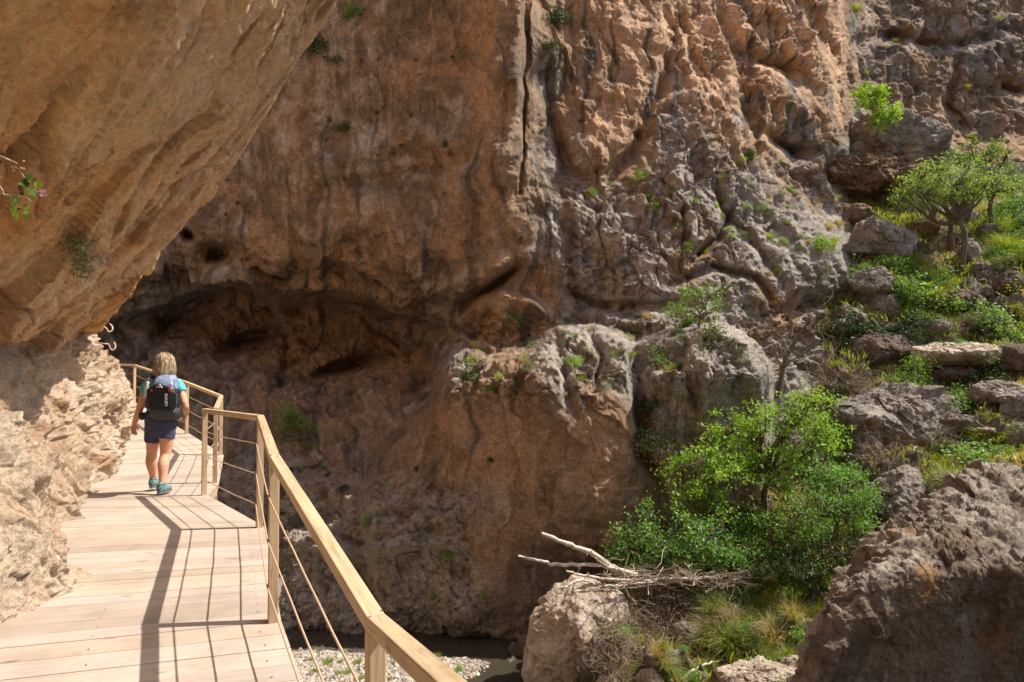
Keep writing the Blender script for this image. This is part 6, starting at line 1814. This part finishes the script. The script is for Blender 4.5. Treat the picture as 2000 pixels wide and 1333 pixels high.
def limbp(mb, pts, rads, n=14, k=14):
    P = catmull(np.array(pts, float), n); R = np.interp(np.linspace(0, 1, n), np.linspace(0, 1, len(rads)), rads)
    mb.tube(P, R, k)
cx = PX(316)
base = np.array([cx, PY0, FL])
person = empty('person', base, 'hiker seen from behind walking away along the boardwalk, in turquoise shirt and navy shorts', 'person')
# key joints
shL = (PX(291.5), PY0 + .0, 1.345); elL = (PX(275, PY0 - .02), PY0 - .02, PZ(797)); wrL = (PX(264, PY0 + .05), PY0 + .05, PZ(828))
shR = (PX(347), PY0 + .0, 1.345); elR = (PX(363, PY0 - .05), PY0 - .05, PZ(792)); wrR = (PX(365.5, PY0 + .14), PY0 + .14, PZ(811))
hipL = (PX(301), PY0 + .02, .87); knL = (PX(299.5, PY0 + .14), PY0 + .14, .485); anL = (PX(304, PY0 + .24), PY0 + .24, .135)
hipR = (PX(329), PY0, .87); knR = (PX(326), PY0 + .0, .485); anR = (PX(321, PY0 - .15), PY0 - .15, .135)
mb = MB()
loftz(mb, [(cx, PY0 + .01, .72, .10, .08), (cx, PY0 + .01, .80, .165, .125), (cx, PY0, .90, .178, .13), (cx, PY0, 1.04, .145, .105), (cx + .01, PY0, 1.2, .158, .11), (cx + .015, PY0, 1.32, .17, .10), (cx + .02, PY0, 1.395, .12, .075), (cx + .022, PY0 + .01, 1.44, .062, .06), (cx + .03, PY0 + .02, 1.52, .056, .058)])
hc = np.array([PX(321), PY0 + .03, 1.60])
blob(mb, hc, (.077, .096, .112)); blob(mb, hc + np.array([0, .045, -.055]), (.055, .055, .055))
mb.tube([hc + np.array([0, .088, .02]), hc + np.array([0, .106, -.012]), hc + np.array([0, .112, -.022]), hc + np.array([0, .09, -.032])], [.009, .012, .014, .009], 8)
for s in (-1, 1): blob(mb, hc + np.array([s * .078, .0, -.01]), (.010, .018, .030), 8, 6)
limbp(mb, [np.array(shL) + (.03, 0, .0), shL, ((shL[0] + elL[0]) / 2 - .005, PY0 - .015, (shL[2] + elL[2]) / 2), elL, ((elL[0] + wrL[0]) / 2, PY0 + .02, (elL[2] + wrL[2]) / 2), wrL], [.053, .055, .050, .043, .040, .027])
limbp(mb, [np.array(shR) - (.03, 0, .0), shR, ((shR[0] + elR[0]) / 2 + .008, PY0 - .025, (shR[2] + elR[2]) / 2), elR, ((elR[0] + wrR[0]) / 2, PY0 + .05, (elR[2] + wrR[2]) / 2), wrR], [.053, .055, .050, .043, .040, .028])
for h_, k_, a_, bk in ((hipL, knL, anL, 1), (hipR, knR, anR, -1)):
    h_, k_, a_ = map(np.array, (h_, k_, a_))
    limbp(mb, [h_, h_ * .5 + k_ * .5 + (0, .005, 0), k_, k_ * .68 + a_ * .32 + (0, -.028, 0), k_ * .3 + a_ * .7 + (0, -.008, 0), a_, a_ + (0, .02, -.06)], [.092, .086, .060, .067, .049, .036, .038], n=22, k=16)
# hands: palm and five separate bent fingers each
def hand(mb, w, down, side, curl, flip=1):
    """w wrist, down: direction of the fingers, side: direction from little finger to thumb"""
    w = np.array(w); dn = np.array(down, float); dn /= np.linalg.norm(dn)
    sd = np.array(side, float); sd -= dn * sd.dot(dn); sd /= np.linalg.norm(sd); pl = np.cross(dn, sd) * flip
    V = []; secs = [(0, .024, .017), (.03, .036, .017), (.065, .041, .015), (.088, .039, .012)]
    k = 12
    for t, a, b_ in secs:
        for j in range(k):
            q = 2 * PI * j / k; V.append(w + dn * t + sd * a * math.cos(q) + pl * b_ * math.sin(q))
    F = [(i * k + j, i * k + (j + 1) % k, (i + 1) * k + (j + 1) % k, (i + 1) * k + j) for i in range(3) for j in range(k)] + [tuple(range(k))[::-1], tuple(range(3 * k, 4 * k))]
    mb.add(V, F)
    for i, (o_, L) in enumerate(((-.030, .058), (-.010, .072), (.010, .076), (.030, .068))):
        c = curl * (1 + .12 * (1.5 - i)); p = w + dn * .080 + sd * o_ * 1.02; d_ = dn.copy(); pts = [p]; d0 = 0
        for s in (.42, .32, .26):
            d0 += c; q = dn * math.cos(d0) + pl * math.sin(d0) + sd * o_ * 2.0; p = p + q * L * s; pts.append(p)
        mb.tube(pts, [.0098, .0092, .0085, .0065], 8)
    p = w + dn * .025 + sd * .030; mb.tube([p, p + (dn * .7 + sd * .6 + pl * .2) * .030, p + (dn * 1.5 + sd * .75 + pl * .5) * .030, p + (dn * 2.1 + sd * .7 + pl * 1.0) * .029], [.013, .012, .010, .008], 8)
hand(mb, wrL, (-.10, .10, -1), (.35, .9, 0), .30, 1)
hand(mb, wrR, (-.32, .36, -.75), (-.2, .75, .45), .95, -1)
fused(mb.build('body', M_SKIN, person, smooth=True, loc=base), .0065, 3)
# eyes and mouth on the side turned away
mb = MB()
for s in (-1, 1): blob(mb, hc + np.array([s * .030, .088, .012]), (.011, .008, .008), 8, 6)
mb.build('eye', plain_mat('eye_white', (.7, .7, .68), noise=.05), person, smooth=True, loc=base)
mb = MB(); mb.tube([hc + np.array([-.022, .094, -.056]), hc + np.array([0, .099, -.058]), hc + np.array([.022, .094, -.056])], [.003, .006, .003], 8)
mb.build('lips', plain_mat('lips_red', (.45, .16, .14), noise=.05), person, smooth=True, loc=base)
# shirt
mb = MB()
loftz(mb, [(cx, PY0, .96, .172, .132), (cx, PY0, 1.05, .162, .122), (cx + .01, PY0, 1.2, .174, .126), (cx + .015, PY0, 1.32, .19, .116), (cx + .02, PY0, 1.39, .165, .092), (cx + .022, PY0 + .005, 1.43, .086, .074)])
limbp(mb, [np.array(shL) + (.05, 0, .01), np.array(shL), np.array(shL) * .62 + np.array(elL) * .38 + (-.012, 0, 0)], [.066, .069, .066], n=8)
limbp(mb, [np.array(shR) - (.05, 0, .01), np.array(shR), np.array(shR) * .62 + np.array(elR) * .38 + (.012, 0, 0)], [.066, .069, .066], n=8)
o = fused(mb.build('shirt', M_SHIRT, person, smooth=True, loc=base), .007, 3)
def wrinkle(o, size, st):
    tx = bpy.data.textures.new('folds', 'CLOUDS'); tx.noise_scale = size; tx.noise_depth = 2
    m = o.modifiers.new('folds', 'DISPLACE'); m.texture = tx; m.strength = st; m.mid_level = .5; m.texture_coords = 'LOCAL'
wrinkle(o, .06, .022)
# shorts
mb = MB()
loftz(mb, [(cx, PY0 + .01, .70, .110, .110), (cx, PY0 + .01, .80, .180, .138), (cx, PY0, .90, .186, .142), (cx, PY0, .99, .176, .134), (cx, PY0, 1.03, .166, .126)])
for h_, k_, e in ((hipL, knL, PZ(861)), (hipR, knR, PZ(855))):
    h_ = np.array(h_); k_ = np.array(k_); t = (h_[2] - e) / (h_[2] - k_[2])
    limbp(mb, [h_ + (0, 0, .03), h_ * (1 - t * .5) + k_ * t * .5, h_ * (1 - t) + k_ * t], [.100, .101, .100], n=10, k=18)
o = fused(mb.build('shorts', M_SHORTS, person, smooth=True, loc=base), .0065, 3); wrinkle(o, .05, .018)
# socks and boots
for a_, py, yaw, nm in ((anL, 0, .12, 'boot'), (anR, 0, -.05, 'boot')):
    a_ = np.array(a_); mb = MB(); mb.tube([a_ + (0, 0, .045), a_, a_ - (0, 0, .05)], [.045, .046, .05], 14); mb.build('sock', M_SOCK, person, smooth=True, loc=base)
    f = np.array([math.sin(-yaw), math.cos(yaw), 0]); r_ = np.cross(f, (0, 0, 1)); mb = MB(); hl = np.array([a_[0], a_[1], FL])
    V = []; k = 16
    # lofted along the foot: distance from ankle, half width, height, lift
    for t, w_, h_ in ((-.085, .026, .06), (-.07, .040, .105), (-.03, .046, .125), (.02, .046, .115), (.06, .047, .085), (.11, .050, .066), (.15, .046, .055), (.18, .030, .04)):
        for j in range(k):
            q = 2 * PI * j / k; V.append(hl + f * t + r_ * w_ * math.cos(q) + np.array([0, 0, .014 + h_ * .5 * (1 + math.sin(q))]))
    F = [(i * k + j, i * k + (j + 1) % k, (i + 1) * k + (j + 1) % k, (i + 1) * k + j) for i in range(7) for j in range(k)] + [tuple(range(k))[::-1], tuple(range(7 * k, 8 * k))]
    mb.add(V, F); mb.tube([a_ - (0, 0, .06), a_ - (0, 0, .03), a_ + (0, 0, .0)], [.050, .053, .050], 14)
    bo = fused(mb.build('boot', M_SHOE, person, smooth=True, loc=base), .006, 2)
    mb = MB(); V = []; k = 20
    for z in (0, .026):
        for j in range(k):
            q = 2 * PI * j / k; t = math.cos(q); V.append(hl + f * (.047 + .142 * t) + r_ * (.050 * math.sin(q) * (1 + .08 * t)) + np.array([0, 0, z]))
    mb.add(V, [(j, (j + 1) % k, k + (j + 1) % k, k + j) for j in range(k)] + [tuple(range(k))[::-1], tuple(range(k, 2 * k))])
    s = mb.build('sole', M_SOLE, bo, loc=base); s.parent = bo; s.location = (0, 0, 0); s.matrix_parent_inverse = Matrix()
    mb = MB()
    for z in (.045, .075, .10):
        mb.tube([hl + r_ * .047 * math.cos(q) + f * (-.055 * math.sin(q) - .02) + np.array([0, 0, z + .014]) for q in np.linspace(.1, PI - .1, 9)], .004, 6)
    s = mb.build('lace', M_SOLE, bo, smooth=True, loc=base); s.location = (0, 0, 0); s.matrix_parent_inverse = Matrix()
# hair: cap and loose strands to the neck
M_HAIR, nt, b, out = new_mat('blonde_hair'); a = N(nt, 'ShaderNodeAttribute'); a.attribute_name = 'tint'
sp = N(nt, 'ShaderNodeSeparateColor'); nt.links.new(a.outputs['Color'], sp.inputs[0])
nt.links.new(ramp(nt, sp.outputs[0], [(0, (.14, .085, .045)), (.45, (.44, .31, .18)), (1, (.80, .66, .46))]), b.inputs['Base Color']); b.inputs['Roughness'].default_value = .5
rng = np.random.default_rng(91); q = QB()
k = 26; n = 16; V = []
for i in range(n + 1):
    th = PI * .62 * i / n + .01
    for j in range(k):
        w_ = 2 * PI * j / k; dr = np.array([math.sin(th) * math.cos(w_), math.sin(th) * math.sin(w_), math.cos(th)])
        V.append(hc + np.array([0, -.012, .012]) + dr * np.array([.082, .092, .100]) * (1 + .02 * math.sin(9 * w_)))
F = [(i * k + j, (i + 1) * k + j, (i + 1) * k + (j + 1) % k, i * k + (j + 1) % k) for i in range(n) for j in range(k)]
q.add(np.array(V), np.array(F), .3)
for s in range(3000):
    w_ = rng.uniform(0, 2 * PI)
    if math.sin(w_) > .75: continue
    th0 = rng.uniform(.05, 1.15); tint = np.clip(rng.normal(.55, .25), 0, 1)
    zend = rng.uniform(-.150, -.02); out_ = rng.uniform(.98, 1.30); wob = rng.normal(0, .009, 3); sw = rng.normal(0, .10)
    pts = []
    for t in np.linspace(0, 1, 8):
        th = th0 + (1.75 - th0) * min(1, t * 1.35)
        w2 = w_ + sw * t
        dr = np.array([math.sin(th) * math.cos(w2), math.sin(th) * math.sin(w2), math.cos(th)])
        p = hc + np.array([0, -.012, .012]) + dr * np.array([.089, .100, .107]) * (1 + (out_ - 1) * t ** 1.5 * (1 + .35 * abs(math.cos(w2))))
        if t > .6: p[2] = p[2] * (1 - (t - .6) / .4) + (hc[2] + zend) * (t - .6) / .4; p[:2] += -(p[:2] - hc[:2]) * .12 * ((t - .6) / .4) * (out_ < 1.15)
        pts.append(p + wob * math.sin(t * 7 + s) + dr * .010 * math.sin(5 * w_ + 2) * t)
    V, F = tube_np(pts, np.array([.0025, .0034, .0036, .0036, .0032, .0028, .0022, .0008]), 3)
    q.add(V, F, np.clip(tint + np.repeat(np.linspace(-.25, .2, 8), 3), 0, 1))
q.build('hair', M_HAIR, person, loc=base, smooth=True)

# ------------------------------------------------------------------ backpack (its own thing)
BY = PY0 - .20
bp0 = np.array([PX(317, BY), BY, 1.0])
pack = empty('backpack', bp0, 'black backpack with blue grey lid and white lettering worn by the hiker', 'backpack')
def bX(px): return PX(px, BY - .1)
def bZ(py): return PZ(py, BY - .1)
bc = bX(317)
mb = MB(); loftz(mb, [(bc - .008, BY + .01, bZ(803), .135, .085), (bc - .006, BY, bZ(799), .150, .105), (bc - .005, BY - .01, bZ(790), .158, .118), (bc - .003, BY - .01, bZ(776), .158, .12), (bc, BY, bZ(766), .155, .115), (bc, BY + .01, bZ(760), .14, .10)], p=3.4)
o = mb.build('main_compartment', M_PACK, pack, smooth=True, loc=bp0); wrinkle(o, .05, .016)
mb = MB(); loftz(mb, [(bc - .01, BY + .02, bZ(821), .085, .06), (bc - .008, BY + .01, bZ(818), .135, .085), (bc - .008, BY, bZ(810), .163, .102), (bc - .006, BY, bZ(801), .166, .108), (bc - .006, BY, bZ(798), .15, .10)], p=2.8)
o = mb.build('bottom_compartment', M_PACKG, pack, smooth=True, loc=bp0); wrinkle(o, .05, .016)
mb = MB(); loftz(mb, [(bc + .006, BY - .005, bZ(766), .140, .105), (bc - .008, BY - .0, bZ(756), .142, .112), (bc - .010, BY + .02, bZ(745), .122, .10), (bc - .008, BY + .05, bZ(737), .100, .075), (bc + .002, BY + .07, bZ(733), .07, .04)], p=2.7)
o = mb.build('lid', M_LID, pack, smooth=True, loc=bp0); wrinkle(o, .045, .034)
# dark front panel reaching up to a peak over the lid
def panel(name, pts, mat, th=.012, y=None, par=pack, sub=6):
    """flat-ish panel from picture points on the back face of the pack"""
    yy = BY - .128 if y is None else y
    P = [(PX(a, yy), yy, PZ(b_, yy)) for a, b_ in pts]; n = len(P)
    mb = MB(); mb.add([(x, yv, z) for x, yv, z in P] + [(x, yv + th, z) for x, yv, z in P], [tuple(range(n)), tuple(range(n, 2 * n))[::-1]] + [(i, n + i, n + (i + 1) % n, (i + 1) % n) for i in range(n)])
    o = mb.build(name, mat, par, loc=bp0)
    bm = bmesh.new(); bm.from_mesh(o.data); bmesh.ops.recalc_face_normals(bm, faces=bm.faces); bm.to_mesh(o.data); bm.free()
    m = o.modifiers.new('bevel', 'BEVEL'); m.width = .003; m.segments = 2
    return o
panel('front_panel', [(289, 799), (288, 760), (295, 756), (308, 754), (320, 755), (332, 759), (334, 799)], M_PACK, .03)
panel('side_pocket', [(334, 800), (334, 768), (342, 766), (346, 772), (345, 793), (341, 802)], plain_mat('slate_pocket_fabric', (.035, .055, .065), rough=.6, noise=.4, scale=30, bump=.6), .035, BY - .112)
panel('hem_strip', [(289, 759.5), (298, 753.5), (310, 751.5), (322, 753), (333, 756.5), (333, 758.5), (322, 755), (310, 753.5), (298, 755.7), (289, 761.5)], M_PACKG, .02, BY - .134)
panel('buckle', [(328.5, 758), (334, 756.5), (335.5, 763), (330, 765)], M_RED, .012, BY - .142)
panel('buckle', [(294.5, 762), (297.5, 760.5), (298.5, 764), (295.5, 765.5)], M_RED, .012, BY - .142)
panel('buckle', [(288.5, 790), (292, 790), (292, 793.5), (288.5, 793.5)], plain_mat('dull_red_tab', (.22, .03, .03), noise=.2), .012, BY - .138)
# white emblem on the lid: small toggles and cord
mb = MB()
yy = BY - .142
for pl in ([(306.5, 757.5), (309, 754.5), (311, 757), (314, 753), (316, 756.5), (318.5, 757.5)], [(310, 752.8), (313.5, 751.8), (315, 753.8)], [(312, 757.6), (315.5, 755.2), (317.5, 757.8)]):
    mb.tube([(PX(a, yy), yy, PZ(b_, yy)) for a, b_ in pl], .0045, 6)
mb.build('emblem', M_WHITE, pack, smooth=True, loc=bp0)
# lettering, reading upwards
cu = bpy.data.curves.new('lettering', 'FONT'); cu.body = 'USWE'; cu.size = .060; cu.extrude = .0012; cu.offset = .0016; cu.shear = .18; cu.space_character = 1.06
to = bpy.data.objects.new('lettering_curve', cu); COL.objects.link(to)
bpy.context.view_layer.update()
tm = bpy.data.meshes.new_from_object(to.evaluated_get(bpy.context.evaluated_depsgraph_get()))
bpy.data.objects.remove(to)
tm.name = 'lettering'; tm.materials.clear(); tm.materials.append(M_WHITE)
tv = np.empty(len(tm.vertices) * 3, np.float32); tm.vertices.foreach_get('co', tv); tv = tv.reshape(-1, 3)
mn, mx = tv.min(0), tv.max(0)
Ln = PZ(768.5, yy) - PZ(793.5, yy); H = PX(328, yy) - PX(322.5, yy)
u = (tv[:, 0] - mn[0]) / (mx[0] - mn[0]); v_ = (tv[:, 1] - mn[1]) / (mx[1] - mn[1])
W3 = np.stack([PX(328, yy) - v_ * H, np.full(len(u), BY - .1325) - tv[:, 2] * 1.0 - .0015, PZ(793.5, yy) + u * Ln], -1) - bp0
tm.vertices.foreach_set('co', W3.astype(np.float32).ravel()); tm.update()
lo = bpy.data.objects.new('lettering', tm); COL.objects.link(lo); lo.location = bp0; lo.parent = pack; lo.matrix_parent_inverse = Matrix.Translation(-Vector(pack.location))
# straps over the shoulders and compression straps, hip belt pouches
for s, px0, px1 in ((-1, 303, 299), (1, 333, 338)):
    mb = MB(); pts = [(PX(px0, BY), BY + .05, bZ(745)), (PX(px0), PY0 - .06, 1.425), (PX(px1), PY0 + .02, 1.44), (PX(px1) , PY0 + .11, 1.37), (PX(px1) - s * .02, PY0 + .13, 1.2), (PX(px1) - s * .01, PY0 + .12, 1.06), (PX(px1), PY0 + .10, .99)]
    mb.tube(catmull(np.array(pts), 22), .021, 8, flat=.4); mb.build('shoulder_strap', M_STRAP, pack, smooth=True, loc=bp0)
for (a, b_) in (((290, 762), (287, 798)), ((344, 770), (347, 800)), ((296, 741), (292, 760)), ((340, 742), (345, 768))):
    mb = MB(); P0 = (bX(a[0]), BY - .09, bZ(a[1])); P1 = (bX(b_[0]), BY - .09, bZ(b_[1])); mb.tube([P0, ((P0[0] + P1[0]) / 2, BY - .115, (P0[2] + P1[2]) / 2), P1], .005, 6)
    mb.build('strap', M_STRAP, pack, smooth=True, loc=bp0)
mb = MB(); yy = BY - .10
mb.tube(catmull(np.array([(PX(a, yy), yy, PZ(b_, yy)) for a, b_ in ((343, 783), (345.5, 789), (346, 796), (343.5, 802), (339, 804))]), 14), .0035, 6)
mb.build('piping', M_WHITE, pack, smooth=True, loc=bp0)
for px, py, r in ((284.5, 812, (.040, .05, .050)), (348.5, 812, (.044, .05, .048))):
    mb = MB(); blob(mb, (PX(px), PY0 - .06, PZ(py)), r, 16, 12); o = mb.build('hip_pouch', M_PACKG, pack, smooth=True, loc=bp0); wrinkle(o, .03, .012)
mb = MB(); mb.tube([(cx + .185 * math.cos(w_), PY0 + .142 * math.sin(w_), 1.0) for w_ in np.linspace(-PI * .9, PI * .9, 30)], .022, 8, flat=.3); mb.build('hip_belt', M_STRAP, pack, smooth=True, loc=bp0)
# water bottle in the left side pocket
bt = np.array([PX(288.5, BY), BY, PZ(752, BY)])
e = empty('water_bottle', bt, 'slim grey bottle with dark cap standing in the left side pocket of the backpack', 'bottle')
mb = MB(); mb.tube([bt + (-.012, 0, -.16), bt + (-.008, 0, -.05), bt, bt + (.004, 0, .03), bt + (.006, 0, .045)], [.024, .024, .024, .021, .015], 14); mb.build('flask', plain_mat('pale_bottle', (.55, .55, .56), rough=.3, noise=.1), e, smooth=True, loc=bt)
mb = MB(); mb.tube([bt + (.006, 0, .04), bt + (.010, 0, .095)], [.016, .016], 12); mb.build('neck', plain_mat('grey_bottle_neck', (.22, .24, .27), rough=.35, noise=.1), e, smooth=True, loc=bt)
mb = MB(); mb.tube([bt + (.010, 0, .093), bt + (.011, 0, .108)], [.024, .024], 14); mb.build('cap', M_STRAP, e, smooth=True, loc=bt)
